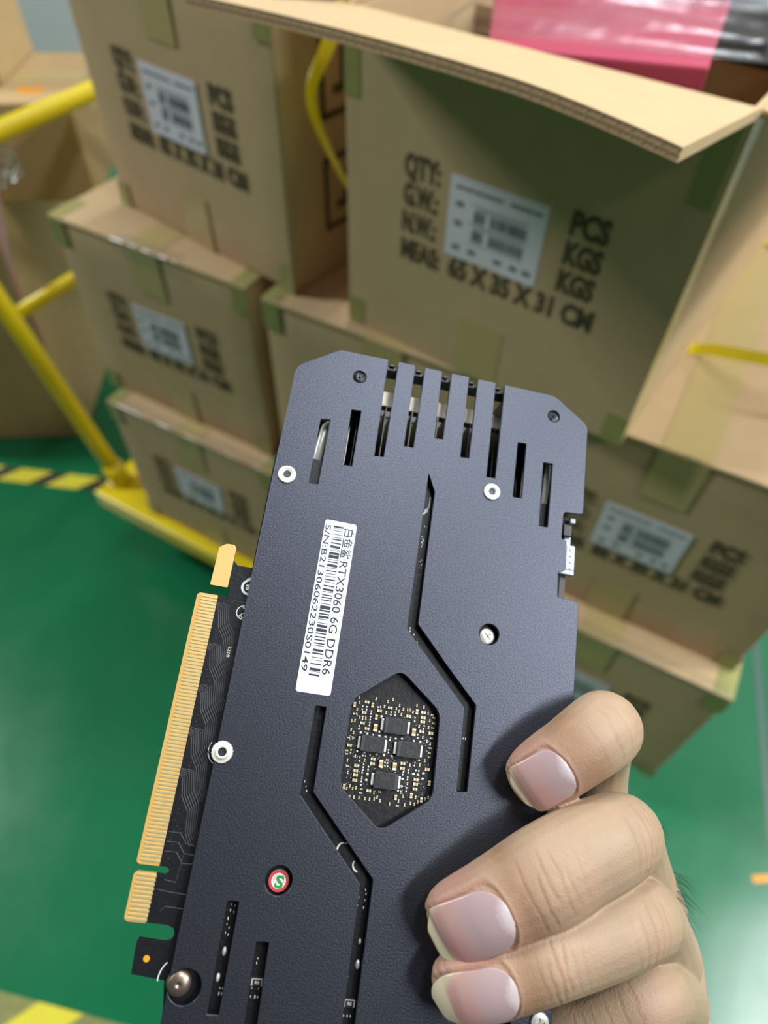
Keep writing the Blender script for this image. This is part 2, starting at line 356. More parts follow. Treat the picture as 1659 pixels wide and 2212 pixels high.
# ---------------------------------------------------------------- open carton
oB = empty('open_carton', (0.49918, 0.0110, 0.8216), math.radians(-6.56))
tag(oB, 'open cardboard carton with a raised corrugated front flap, top right of the stack', 'box')
bm = bm_new(); t = 0.006
box(bm, 0, CW, 0, t, 0, CH); box(bm, 0, CW, CD-t, CD, 0, CH); box(bm, 0, t, t, CD-t, 0, CH); box(bm, CW-t, CW, t, CD-t, 0, CH); box(bm, t, CW-t, t, CD-t, 0, t)
obj('carton_body', bm, M['card'], oB)
def corrugated_flap(parent, w, L, mtx, name='front_flap'):
    """flap in local XY (x 0..w, y 0..-L), three liners with two fluted layers between them"""
    bm = bm_new(); th = 0.0070; r = 24; n = 60
    def bend(x, y):                                   # slight curl of a used flap
        return 0.004*math.sin(math.pi*x/w)*(-y/L) - 0.010*max(0, x/w-0.72)**1.5*(-y/L)*4
    def sheet(z0, z1):
        g = {}
        for i in range(n+1):
            for j in range(7):
                x = w*i/n; y = -L*j/6; 
                for k, z in ((0, z0), (1, z1)): g[i, j, k] = bm.verts.new((x, y, z+bend(x, y)))
        for i in range(n):
            for j in range(6):
                bm.faces.new((g[i, j, 1], g[i, j+1, 1], g[i+1, j+1, 1], g[i+1, j, 1])); bm.faces.new((g[i, j, 0], g[i+1, j, 0], g[i+1, j+1, 0], g[i, j+1, 0]))
            bm.faces.new((g[i, 6, 0], g[i+1, 6, 0], g[i+1, 6, 1], g[i, 6, 1])); bm.faces.new((g[i, 0, 0], g[i, 0, 1], g[i+1, 0, 1], g[i+1, 0, 0]))
        for j in range(6):
            bm.faces.new((g[0, j, 0], g[0, j+1, 0], g[0, j+1, 1], g[0, j, 1])); bm.faces.new((g[n, j, 0], g[n, j, 1], g[n, j+1, 1], g[n, j+1, 0]))
    for a in (-th, -th/2-0.0003, -0.0006): sheet(a, a+0.0006)
    L0 = L; L = L-0.0007
    sheet(-th+0.0007, -th/2-0.0004); sheet(-th/2+0.0004, -0.0007); L = L0  # inset filler slabs added so the flute gaps do not fall into shadow
    f = obj(name, bm, M['card'], parent); f.matrix_local = mtx
    for a, per in ((-th*0.75, 0.0066), (-th*0.25, 0.0085)):
        bm = bm_new(); m_ = int(w/per)*10; rows = []
        for j in range(7):
            y = -L*j/6+0.0004 if j == 6 else -L*j/6
            rows.append([(bm.verts.new((w*i/m_, y, a+0.00135*math.sin(2*math.pi*w*i/m_/per)+bend(w*i/m_, y)+0.0002)), bm.verts.new((w*i/m_, y, a+0.00135*math.sin(2*math.pi*w*i/m_/per)+bend(w*i/m_, y)-0.0002))) for i in range(m_+1)])
        for A, B in zip(rows, rows[1:]):
            for i in range(m_): bm.faces.new((A[i][0], B[i][0], B[i+1][0], A[i+1][0])); bm.faces.new((A[i][1], A[i+1][1], B[i+1][1], B[i][1]))
        E = rows[-1]
        for i in range(m_): bm.faces.new((E[i][1], E[i+1][1], E[i+1][0], E[i][0]))
        obj('fluting', bm, M['flute'], f)
    return f
corrugated_flap(oB, CW, 0.176, Matrix.Translation((0, 0.002, CH+0.004)) @ Matrix.Rotation(math.radians(-12), 4, 'X'))
fl = slab_mesh('side_flap', 0, 0.175, 0.004, CD-0.004, -0.006, 0, M['card'])
o = inst('side_flap', fl, oB, (CW, 0, CH+0.003), (0, math.radians(-2), 0))
o = inst('side_flap', fl, oB, (0.003, CD, CH+0.001), (0, math.radians(-84), math.pi))
fl = slab_mesh('back_flap', 0.004, CW-0.004, 0, 0.17, -0.006, 0, M['card'])
inst('back_flap', fl, oB, (0, CD, CH+0.002), (math.radians(60), 0, 0))
stencil(oB, -0.0004)
l = inst('shipping_label', LABEL_MESH, oB, (0, 0.0026, 0)); inst('label_print', LABELPRINT_MESH, l)
for bmesh_t in BOTT: inst('packing_tape', bmesh_t, oB, (0, 0.0019, 0))
for x0 in (-0.0006, CW-0.0224):
    bm = bm_new(); box(bm, x0, x0+0.018, -0.0006, 0, CH-0.065, CH-0.004); obj('packing_tape', bm, M['tape_g'], oB)
bm = bm_new(); box(bm, CW, CW+0.0006, 0, 0.03, 0, 0.31); obj('packing_tape', bm, M['tape'], oB)
for a in ((0.006, 0.344, 0.215, 0.219, 0.006, 0.275), (0.006, 0.344, 0.43, 0.434, 0.006, 0.275), (0.113, 0.117, 0.006, 0.644, 0.006, 0.262), (0.231, 0.235, 0.006, 0.644, 0.006, 0.262)):
    bm = bm_new(); box(bm, *a); obj('divider', bm, M['card_in'], oB)
mB = Matrix.Translation((0.49918, 0.0110, 0.8216)) @ Matrix.Rotation(math.radians(-6.56), 4, 'Z')
# pink foam pack on the dividers, tilted
def pt(b): return mB @ Vector(b)
bm = bm_new(); cor = [(0.119, 0.042, 0.296), (0.300, 0.040, 0.318), (0.262, 0.200, 0.322), (0.040, 0.190, 0.298)]
top = [bm.verts.new(pt(c)) for c in cor]; bot = [bm.verts.new(pt((c[0], c[1], c[2]-0.018))) for c in cor]
bm.faces.new(top); bm.faces.new(bot[::-1])
for k in range(4): bm.faces.new((bot[k], bot[(k+1) % 4], top[(k+1) % 4], top[k]))
bevel(bm, 0.002, 2); o = obj('foam_pack', bm, M['pink']); tag(o, 'pink foam pack under clear film inside the open carton', 'packaging')
bm = bm_new(); box(bm, 0, 0.084, 0, 0.24, 0, 0.045); bevel(bm, 0.008, 3)
o = obj('antistatic_pouch', bm, M['antistatic']); o.matrix_world = mB @ Matrix.Translation((0.245, 0.215, 0.276)) @ Matrix.Rotation(math.radians(-3), 4, 'Z')
tag(o, 'dark grey shiny pouch at the right of the pink foam pack in the open carton', 'pouch')
# clear film bag over both
from mathutils import noise
bm = bm_new(); g = {}; nx, ny = 70, 56
for i in range(nx+1):
    for j in range(ny+1):
        u_ = i/nx; v_ = j/ny
        x = 0.062+0.29*u_ - 0.02*v_; y = 0.030+0.03*u_*(1-v_)+0.30*v_
        ed = max(0, 1-min(u_, 1-u_)/0.12)
        z = 0.310+0.022*u_ + 0.007*noise.noise(Vector((x*7, y*44, 1.3))) + (0.0006+0.006*ed)*noise.noise(Vector((x*70, y*50, 4)))
        e = min(u_, 1-u_, v_, 1-v_)
        z -= 0.022*max(0, 1-e/0.09)**2
        z += 0.010*math.exp(-((v_-0.22-0.1*u_)/0.05)**2)+0.006*math.exp(-((v_-0.5-0.15*u_)/0.04)**2)
        g[i, j] = bm.verts.new(pt((x, y, max(z, 0.302+0.022*u_))))
for i in range(nx):
    for j in range(ny): bm.faces.new((g[i, j], g[i+1, j], g[i+1, j+1], g[i, j+1]))
o = obj('clear_film_bag', bm, M['film'], smooth=True); tag(o, 'wrinkled clear plastic film bag covering the pink pack in the open carton', 'bag')
# ---------------------------------------------------------------- straps
bm = bm_new(); band(bm, smooth_path([(0.36, 0.21, 1.1335), (0.41, 0.17, 1.136), (0.445, 0.10, 1.115), (0.456, 0.045, 1.085), (0.455, 0.020, 1.06), (0.456, 0.024, 1.03), (0.459, 0.048, 0.985), (0.461, 0.075, 0.945), (0.465, 0.12, 0.89), (0.475, 0.17, 0.835), (0.49, 0.20, 0.8228)]), [(0.635, 0.349, -0.205), (-0.25, 0.85, -0.3)], 0.0150)
tag(obj('packing_strap', bm, M['strap']), 'loose yellow plastic strap hanging in the gap between the two top cartons', 'strap', 'yellow packing straps')
bm = bm_new(); band(bm, smooth_path([(0.868, 0.17, 0.8228), (0.88, 0.168, 0.8275), (0.897, 0.16, 0.838), (0.924, 0.145, 0.852), (0.955, 0.13, 0.866), (1.0, 0.12, 0.874), (1.05, 0.13, 0.86), (1.08, 0.14, 0.8228)]), (0.1, 1, 0.55), 0.0150)
tag(obj('packing_strap', bm, M['strap']), 'yellow plastic strap arching over the carton lid right of the open carton', 'strap', 'yellow packing straps')
bm = bm_new(); band(bm, smooth_path([(0.902, 0.47, 0.8228), (0.93, 0.468, 0.832), (0.97, 0.46, 0.84), (1.03, 0.45, 0.838), (1.07, 0.45, 0.8228)]), (0.05, 1, 0), 0.0125)
tag(obj('packing_strap', bm, M['strap']), 'yellow plastic strap farther back on the right lid at the frame edge', 'strap', 'yellow packing straps')
# ---------------------------------------------------------------- trolley
tr = empty('platform_trolley', (0, 0, 0)); tag(tr, 'yellow steel platform trolley carrying the stack of cartons', 'trolley')
X0, X1, Y0, Y1, ZT = -0.118, 0.93, -0.062, 0.60, 0.20
bm = bm_new(); box(bm, X0+0.02, X1-0.02, Y0+0.02, Y1-0.02, ZT-0.012, ZT-0.002); obj('deck_plate', bm, M['yellow'], tr)
for a in ((X0, X1, Y0, Y0+0.034, ZT-0.044, ZT-0.0005), (X0, X1, Y1-0.034, Y1, ZT-0.044, ZT-0.0005), (X0, X0+0.034, Y0+0.034, Y1-0.034, ZT-0.044, ZT-0.0005), (X1-0.034, X1, Y0+0.034, Y1-0.034, ZT-0.044, ZT-0.0005)):
    bm = bm_new(); box(bm, *a); bevel(bm, 0.004, 2); obj('frame_rail', bm, M['yellow'], tr)
for cx_, cy_ in ((0.05, 0.06), (0.78, 0.06), (0.05, 0.48), (0.78, 0.48)):
    bm = bm_new(); tube(bm, [(cx_, cy_-0.018, 0.055), (cx_, cy_-0.017, 0.055), (cx_, cy_+0.017, 0.055), (cx_, cy_+0.018, 0.055)], [0.05, 0.055, 0.055, 0.05], 28)
    wh = obj('caster_wheel', bm, M['rubber'], tr)
    bm = bm_new(); box(bm, cx_-0.045, cx_+0.045, cy_-0.04, cy_+0.04, ZT-0.052, ZT-0.044)
    for s in (-1, 1): box(bm, cx_-0.02, cx_+0.02, cy_+s*0.026-0.002, cy_+s*0.026+0.002, 0.045, ZT-0.05)
    obj('caster_fork', bm, M['steel'], tr)
def handle_pt(y, z): return (-0.086-0.346*(z-0.20), y, z)
bm = bm_new(); tube(bm, [handle_pt(-0.008, z) for z in (0.19, 0.3, 0.45, 0.6, 0.72)]+smooth_path([handle_pt(-0.008, 0.74), handle_pt(-0.004, 0.79), handle_pt(0.03, 0.812), handle_pt(0.07, 0.813)], 5)+[handle_pt(0.2, 0.813), handle_pt(0.4, 0.813)]+smooth_path([handle_pt(0.47, 0.813), handle_pt(0.51, 0.812), handle_pt(0.545, 0.79), handle_pt(0.548, 0.74)], 5)+[handle_pt(0.548, z) for z in (0.6, 0.4, 0.19)], 0.0165, 16)
obj('handle_frame', bm, M['yellow'], tr, True)
bm = bm_new(); tube(bm, [handle_pt(-0.008, 0.572), handle_pt(0.2, 0.572), handle_pt(0.548, 0.572)], 0.0125, 14); obj('handle_crossbar', bm, M['yellow'], tr, True)
for yy in (-0.008, 0.548):
    bm = bm_new(); tube(bm, [handle_pt(yy, 0.196), handle_pt(yy, 0.245)], 0.0215, 16); obj('handle_socket', bm, M['yellow'], tr, True)
# ---------------------------------------------------------------- cartons standing to the left
def plain_carton(label, corner, deg, w_, d_, h_, z, m=M['card2'], strip=True):
    o = empty('plain_carton', (corner[0], corner[1], z), math.radians(deg)); tag(o, label, 'box')
    bm = bm_new(); box(bm, -w_, 0, 0, d_, 0, h_-0.005); bevel(bm, 0.004, 2); obj('carton_body', bm, m, o)
    for a in ((-w_, 0, 0, d_/2-0.001), (-w_, 0, d_/2+0.001, d_)):
        bm = bm_new(); box(bm, *a, h_-0.005, h_); bevel(bm, 0.0012, 1); obj('top_flap', bm, m, o)
    if strip:
        bm = bm_new(); box(bm, -w_-0.0005, 0.0006, d_/2-0.025, d_/2+0.025, h_, h_+0.0005); box(bm, 0.0001, 0.0006, d_/2-0.025, d_/2+0.025, h_-0.06, h_); obj('packing_tape', bm, M['tape'], o)
    return o
p1 = plain_carton('large brown carton standing on the green floor left of the trolley', (-0.462, 0.165), 33.5, 0.62, 0.52, 0.60, 0.0)
p2 = plain_carton('low brown carton with an orange sticker on its lid, atop the large floor carton', (-0.345, 0.352), 33.5, 0.50, 0.28, 0.19, 0.60)
bm = bm_new(); box(bm, -0.112, -0.062, 0.050, 0.080, 0.19, 0.1906); obj('orange_sticker', bm, M['orange'], p2)
p3 = plain_carton('upright brown carton in the top left corner, behind the trolley handle', (-0.515, 0.345), 31.0, 0.34, 0.20, 0.42, 0.791)
bm = bm_new()
tube(bm, smooth_path([(-0.006, 0.0, 0.19), (0.001, 0.03, 0.16), (0.001, 0.07, 0.15), (0.001, 0.11, 0.17), (0.001, 0.14, 0.22)]), 0.002, 6); obj('printed_curve', bm, M['ink'], p3)

# ---------------------------------------------------------------- plastic on the trolley handle
bm = bm_new(); bmesh.ops.create_icosphere(bm, subdivisions=4, radius=1.0)
for v in bm.verts:
    d = v.co.copy(); r_ = 1+0.35*noise.noise(d*2.2)+0.18*noise.noise(d*6)
    v.co = Vector((-0.292, 0.128, 0.768))+Vector((d.x*0.030, d.y*0.040, d.z*0.034))*r_
tag(obj('plastic_bag', bm, M['film'], smooth=True), 'crumpled clear plastic bag hanging from the yellow trolley handle bar', 'bag')
bm = bm_new(); tube(bm, smooth_path([(-0.292, 0.128, 0.795), (-0.288, 0.10, 0.72), (-0.272, 0.070, 0.655), (-0.262, 0.056, 0.60), (-0.256, 0.050, 0.545), (-0.25, 0.046, 0.47)]), 0.0055, 10)
hz = obj('hose', bm, M['hose'], smooth=True); tag(hz, 'thin pinkish grey hose partly wrapped in clear film, hanging by the trolley handle', 'hose')
bm = bm_new(); P_ = smooth_path([(-0.288, 0.10, 0.72), (-0.272, 0.070, 0.655), (-0.262, 0.056, 0.60)], 14); tube(bm, P_, [0.0085+0.0016*math.sin(k*2.1)+0.0012*math.sin(k*5.3) for k in range(len(P_))], 12)
obj('film_wrap', bm, M['film'], hz, True)

# ---------------------------------------------------------------- graphics card (card space: mm, u right, v up along the card, w out of the backplate)
CARD_M = Matrix(((0.88097, -0.34864, 0.31992, 0.80129), (0.43336, 0.86594, -0.24968, -0.53528), (-0.18998, 0.35860, 0.91395, 1.11690), (0, 0, 0, 1)))
gc = empty('graphics_card'); gc.matrix_world = CARD_M
tag(gc, 'black graphics card with a white barcode sticker and gold edge contacts, held in a hand', 'graphics card')
mm = 0.001
def mbox(bm, u0, u1, v0, v1, w0, w1, mi=0): box(bm, u0*mm, u1*mm, v0*mm, v1*mm, w0*mm, w1*mm, mi)
PLATE = [(-1.2, 122.9, 2.5), (12.4, 132.4, 1.2), (29.3, 132.6, .3), (29.5, 96.4, 0), (32.6, 96.7, 0), (32.8, 132.6, .3), (38.9, 132.6, .3), (38.8, 102.0, 0), (42.0, 102.0, 0), (42.3, 132.6, .3), (48.5, 132.6, .3), (48.7, 107.0, 0), (51.6, 107.3, 0), (51.9, 132.6, .3), (58.3, 132.6, .3), (58.3, 102.1, 0), (61.3, 102.2, 0), (61.5, 132.6, .3), (68.1, 132.6, .3), (68.0, 96.8, 0), (71.1, 97.0, 0), (71.4, 132.6, .3), (90.3, 132.4, 2), (103.1, 123.5, 2), (103.0, 90.1, 1.2), (96.0, 89.7, 1.2), (95.8, 80.3, .6), (97.6, 79.9, .6), (97.9, 69.7, .8), (95.3, 68.6, .5), (95.5, 60.3, 1), (101.3, 60.2, 1.4), (103.0, 59.1, 1.2), (102.9, 27.5, 1), (96.5, 16.5, 2), (95.0, 8.0, 3), (99.5, -1.0, 2), (101.2, -14.0, 2), (101.2, -60.0, 1), (101.2, -78.0, 1), (-1.7, -78.0, 1), (-1.8, -63.2, .5), (-1.9, -48.5, .5), (-1.8, -6.0, .3), (-1.8, 6.0, .3), (-1.8, 54.4, 0)]
plate_outer = rounded([p[:2] for p in PLATE], [p[2] for p in PLATE], 4)
S1 = [(10.1, 105.7), (13.3, 105.9), (13.1, 83.2), (10.0, 82.9)]; S2 = [(19.6, 111.1), (22.9, 111.3), (22.8, 91.4), (19.7, 91.2)]
S8 = [(77.9, 111.6), (81.0, 111.7), (80.9, 91.7), (77.8, 91.6)]; S9 = [(87.6, 106.2), (91.0, 106.3), (90.7, 83.3), (87.6, 83.2)]
Z1 = [(48.3, 93.9), (51.1, 87.9), (50.9, 44.2), (61.7, 32.9), (71.7, 22.9), (71.5, -1.7), (68.4, -2.0), (68.3, 21.6), (47.7, 42.3)]
Z2 = [(23.7, 15.9), (26.8, 16.0), (26.9, -7.1), (47.1, -27.3), (47.2, -70.0), (43.9, -70.0), (43.8, -28.9), (23.5, -8.3)]
HEX = rounded([(47.6, 29.6), (60.9, 19.3), (61.4, -4.8), (47.3, -14.9), (34.2, -4.6), (34.1, 19.1)], 2.6, 5)
L1 = [(9.0, -36.2), (12.0, -36.1), (12.1, -61.8), (9.1, -61.8)]; L2 = [(18.4, -44.9), (21.6, -44.8), (22.2, -69.5), (19.0, -69.5)]; L3 = [(86.1, -40), (89.4, -40), (89.6, -68), (86.3, -68)]
holes = [rounded(p, .25, 2) for p in (S1, S2, S8, S9, Z1, Z2, L1, L2, L3)] + [HEX, circle((73.9, 44.8), 3.25, 44), circle((21.5, -30.1), 3.7, 44), circle((20.4, 123.7), 2.3, 32), circle((90.2, 124.4), 2.2, 32), circle((2.35, -56.4), 4.1, 44)]
pl = poly_plate('backplate', plate_outer, holes, 1.2, M['plate'], gc, 0.0, 0.16)
pl.data['about'] = 0
# sheet-metal lips under the hex window and the slots stay dark: circuit board beneath
PCB = [(-2.2, 92.5), (97.0, 92.5), (97.0, 60), (100.0, 59), (100.0, 29), (94.0, 17), (93.0, 8), (93.0, -76), (-1.2, -76), (-1.4, -66), (-3.2, -56.4), (-11.7, -55.7), (-12.1, -48.3), (-11.7, -47.6), (-4.9, -47.9), (-3.6, -47.3), (-3.0, -46.0), (-3.5, -44.6), (-5.2, -44.0), (-10.7, -43.9), (-15.6, -44.0), (-16.4, -43.3), (-16.5, -33.1), (-15.9, -32.3), (-8.6, -32.4), (-7.8, -31.9), (-7.8, -31.0), (-8.6, -30.5), (-15.8, -30.4), (-16.4, -29.9), (-16.5, 42.6), (-15.9, 43.3), (-10.6, 43.3), (-8.2, 43.3), (-7.3, 44.0), (-7.2, 45.3), (-8.0, 46.1), (-12.9, 46.1), (-13.4, 46.7), (-13.1, 58.0), (-11.2, 59.4), (-8.8, 59.4), (-8.2, 58.8), (-8.1, 54.8), (-6.7, 53.4), (-2.2, 53.4)]
pcb = poly_plate('circuit_board', PCB, [circle((-8.7, -52.0), .85, 20)], 1.5, M['pcb'], gc, -3.0, 0.08)
WT = -3.0
# copper-coloured tab and contact strips
poly_plate('bare_tab', rounded([(-13.5, 46.2), (-13.2, 58.05), (-11.2, 59.5), (-8.8, 59.5), (-8.15, 58.8), (-8.15, 55), (-8.25, 46.15)], .4, 3), [], 1.55, M['pcb_edge'], gc, WT+0.03)
poly_plate('contact_bevel', rounded([(-16.6, 42.7), (-15.9, 43.4), (-10.5, 43.4), (-10.5, -30.5), (-15.9, -30.5), (-16.6, -29.9)], .3, 3), [], 1.56, M['goldbase'], gc, WT+0.03)
poly_plate('contact_bevel', rounded([(-16.6, -33.0), (-15.9, -32.25), (-10.8, -32.25), (-10.8, -44.05), (-15.6, -44.1), (-16.5, -43.4)], .3, 3), [], 1.56, M['goldbase'], gc, WT+0.03)
bm = bm_new(); A = [(-15.55, -.13), (-14.6, -.3), (-10.45, -.34), (-10.45, .34), (-14.6, .3), (-15.55, .13)]
lo = [bm.verts.new((a*mm, b*mm, 0)) for a, b in A]; hi = [bm.verts.new((a*mm*0.999, b*mm*.8, 0.00022)) for a, b in A]
bm.faces.new(hi); bm.faces.new(lo[::-1])
for k in range(6): bm.faces.new((lo[k], lo[(k+1) % 6], hi[(k+1) % 6], hi[k]))
pad = obj('gold_contact', bm, M['gold'], gc); pad.location = (0, 42.6*mm, (WT+.03)*mm)
for k in range(1, 73): inst('gold_contact', pad.data, gc, (0, (42.6-k*1.0)*mm, (WT+.03)*mm))
for k in range(11): inst('gold_contact', pad.data, gc, ((-.15)*mm, (-33.0-k*1.04)*mm, (WT+.03)*mm))
bm = bm_new(); tube(bm, [Vector((-8.7, -52.0, WT-1.2))*mm, Vector((-8.7, -52.0, WT-.15))*mm], .84*mm, 20); obj('gold_hole', bm, M['orange'], gc)
# raised traces beside the contacts
def trace(bm, pts, wd=0.28):
    P = [Vector((a*mm, b*mm, WT*mm)) for a, b in pts]
    for i in range(len(P)-1):
        d = (P[i+1]-P[i]).normalized(); s = Vector((-d.y, d.x, 0))*wd/2*mm; h = Vector((0, 0, .07*mm))
        a = [P[i]-s, P[i+1]-s, P[i+1]+s*.0+h, P[i]+s*.0+h, P[i]+s, P[i+1]+s]
        v = [bm.verts.new(x) for x in a]; bm.faces.new((v[0], v[1], v[2], v[3])); bm.faces.new((v[3], v[2], v[5], v[4]))
bm = bm_new(); rr = random.Random(5)
for v0 in (41, 29, 17, 5, -6):
    for k in range(6):
        o_, h_ = .52*k, .85*k
        trace(bm, [(-10.2, v0-1.5+h_*.4), (-9.4+o_, v0-2.2+h_*.5), (-8.5+o_, v0-7+h_*.5), (-6.2+o_, v0-10.5+h_*.5), (-5.6+o_, v0-16+h_*.4), (-3.8+o_, v0-19+h_*.4)], .3)
for k in range(3): trace(bm, [(-10, -22-2.4*k), (-6.8, -22-2.4*k), (-4.8, -24.5-2.4*k), (-1.8, -24.8-2.2*k)])
trace(bm, [(-10, -36), (-6, -36.4), (-1.9, -36.6)]); trace(bm, [(-7.8, -41), (-6.8, -39.8), (-1.9, -40)]); trace(bm, [(-8.5, -33.6), (-5.5, -34), (-5.1, -30), (-4.8, -27)]); trace(bm, [(-7, 42.6), (-2, 42.4)])
tag(obj('circuit_trace', bm, M['trace'], gc), kind='stuff')
bm = bm_new()
for k in range(46):
    a, b = -9.2+rr.random()*1.3, 41-k*1.55+rr.random()*.6; c = Vector((a*mm, b*mm, WT*mm))
    bmesh.ops.create_icosphere(bm, subdivisions=1, radius=.26*mm, matrix=Matrix.Translation(c) @ Matrix.Diagonal((1, 1, .35, 1)))
for a, b in ((-7.3, 42.2), (-5.6, 42.8), (-5.9, 42.0), (-5.1, 39.4), (-4.9, 35.4), (-4.6, 34.6), (-6.6, 33.6)):
    bmesh.ops.create_icosphere(bm, subdivisions=1, radius=.26*mm, matrix=Matrix.Translation((a*mm, b*mm, WT*mm)) @ Matrix.Diagonal((1, 1, .35, 1)))
tag(obj('solder_via', bm, M['trace'], gc, True), kind='stuff')
# white silkscreen marks at the plate edge
def ring(bm, c, r0, r1, a0=0, a1=360, n=40, z=WT+.03):
    V = [[bm.verts.new(((c[0]+r*math.cos(math.radians(a0+(a1-a0)*k/n)))*mm, (c[1]+r*math.sin(math.radians(a0+(a1-a0)*k/n)))*mm, z*mm)) for r in (r0, r1)] for k in range(n+1)]
    for A, B in zip(V, V[1:]): bm.faces.new((A[0], A[1], B[1], B[0]))
def stroke(bm, pts, wd, z=WT+.03):
    for (a, b), (c, d) in zip(pts, pts[1:]):
        t = Vector((c-a, d-b, 0)).normalized(); s = Vector((-t.y, t.x, 0))*wd/2
        P = [Vector((a, b, z))-s-t*wd*.3, Vector((c, d, z))-s+t*wd*.3, Vector((c, d, z))+s+t*wd*.3, Vector((a, b, z))+s-t*wd*.3]
        bm.faces.new([bm.verts.new(p*mm) for p in P])
bm = bm_new(); ring(bm, (-1.9, 47.3), 1.75, 2.45, 118, 290); vs = [bm.verts.new((a*mm, b*mm, (WT+.03)*mm)) for a, b in ((-2.9, 48.7), (-1.7, 49.6), (-1.9, 50.4), (-3.1, 49.8))]; bm.faces.new(vs[::-1])
mk = obj('recycling_mark', bm, M['silk'], gc)
inst('letter_a', text_mesh('a', M['silk'], 0.0024, 0.03), gc, (-2.9*mm, 46.4*mm, (WT+.03)*mm), (0, 0, math.radians(4)))
bm = bm_new(); ring(bm, (-2.1, 39.5), 1.85, 2.15, 90, 270); ring(bm, (-2.0, 38.6), .55, .8, 40, 320); stroke(bm, [(-2.6, 40.9), (-1.5, 40.9), (-1.6, 39.4), (-2.4, 39.2), (-3.6, 38.0)], .22); ring(bm, (-2.0, 38.6), 1.0, 1.2, 180, 300)
obj('disposal_mark', bm, M['silk'], gc)
inst('date_code', text_mesh('2218', M['silk'], 0.00085, 0.02, 0.0033), gc, (-4.4*mm, 29.2*mm, (WT+.04)*mm), (0, 0, -math.pi/2))
bm = bm_new(); ring(bm, (0.0, 0.1), 3.9, 4.15, 150, 250); obj('silkscreen_arc', bm, M['silk'], gc)
bm = bm_new(); ring(bm, (0.6, -56.2), 5.3, 5.6, 135, 185); obj('silkscreen_arc', bm, M['silk'], gc)
bm = bm_new(); ring(bm, (38.2, -21.2), 1.5, 2.0, 60, 185); ring(bm, (43.2, -24.6), 1.5, 2.0, 150, 262); obj('silkscreen_arc', bm, M['silk'], gc)
# ---- screws, nuts
def lathe(bm, prof, n=40, c=(0, 0), wob=None):
    R = []
    for r, z in prof: R.append([bm.verts.new(((c[0]+r*(1+(wob(k) if wob else 0))*math.cos(2*math.pi*k/n))*mm, (c[1]+r*(1+(wob(k) if wob else 0))*math.sin(2*math.pi*k/n))*mm, z*mm)) for k in range(n)])
    for A, B in zip(R, R[1:]):
        for k in range(n): bm.faces.new((A[k], A[(k+1) % n], B[(k+1) % n], B[k]))
    return R
def nut(c, r, cone=False):
    bm = bm_new(); W_ = lambda k: 0.025*(1 if (k//2) % 2 else -1)
    lathe(bm, [(r, 0), (r, .55), (r*.96, .65)], 80, c, W_)
    pr = [(r*.96, .65), (r*.62, .68), (r*.60, .95), (r*.44, .98), (r*.40, .6), (r*.38, -1.5), (0.01, -1.6)] if cone else [(r*.96, .65), (r*.47, .7), (r*.42, .5), (r*.40, -1.5), (0.01, -1.6)]
    lathe(bm, pr, 80, c); bmesh.ops.remove_doubles(bm, verts=bm.verts, dist=1e-7)
    return obj('knurled_nut', bm, M['nut'], gc, True)
nut((2.8, 84.3), 2.85); nut((70.3, 91.8), 2.8); nut((0.0, 0.1), 2.95, True)
def phillips(c, r, w0, h, m, name, rot=0.3, slot=.26, dome=.25):
    bm = bm_new()
    R = lathe(bm, [(r, w0), (r, w0+h*.6), (r*.93, w0+h*.88), (r*.75, w0+h), (r*.52, w0+h+dome*.5)], 40, c)
    n = 40; inner = R[-1]                                  # cross recess: inner ring pulled down along four arms
    ctr = bm.verts.new((c[0]*mm, c[1]*mm, (w0+h-r*.30)*mm)); mid = []
    for k in range(n):
        a = 2*math.pi*k/n; q = abs(math.sin(2*(a-rot))); rr_ = r*(.50 if q < .45 else .17); z = w0+h+dome*.5-(.16*r if q < .45 else .02)
        mid.append(bm.verts.new(((c[0]+rr_*math.cos(a))*mm, (c[1]+rr_*math.sin(a))*mm, z*mm)))
    for k in range(n): bm.faces.new((inner[k], inner[(k+1) % n], mid[(k+1) % n], mid[k])); bm.faces.new((mid[k], mid[(k+1) % n], ctr))
    return obj(name, bm, m, gc)
phillips((20.4, 123.7), 2.05, -1.2, .75, M['blackscrew'], 'phillips_screw', .35)
phillips((90.2, 124.4), 2.0, -1.2, .85, M['blackscrew'], 'phillips_screw', .9)
phillips((74.0, 44.4), 2.55, -3.2, 1.1, M['silver'], 'phillips_screw', .8)
phillips((97.6, -57.0), 2.6, 0.0, .8, M['silver'], 'phillips_screw', .2)
phillips((98.0, -2.6), 1.6, -1.6, 1.5, M['silver'], 'phillips_screw', .2)
bm = bm_new(); lathe(bm, [(3.1, -2.2), (3.2, -1.2), (3.05, -.5), (2.6, .0), (1.9, .3), (1.0, .45), (.55, .45), (.35, .2), (.01, .15)], 40, (.7, -56.0)); o = obj('dome_screw', bm, M['nickel'], gc, True)
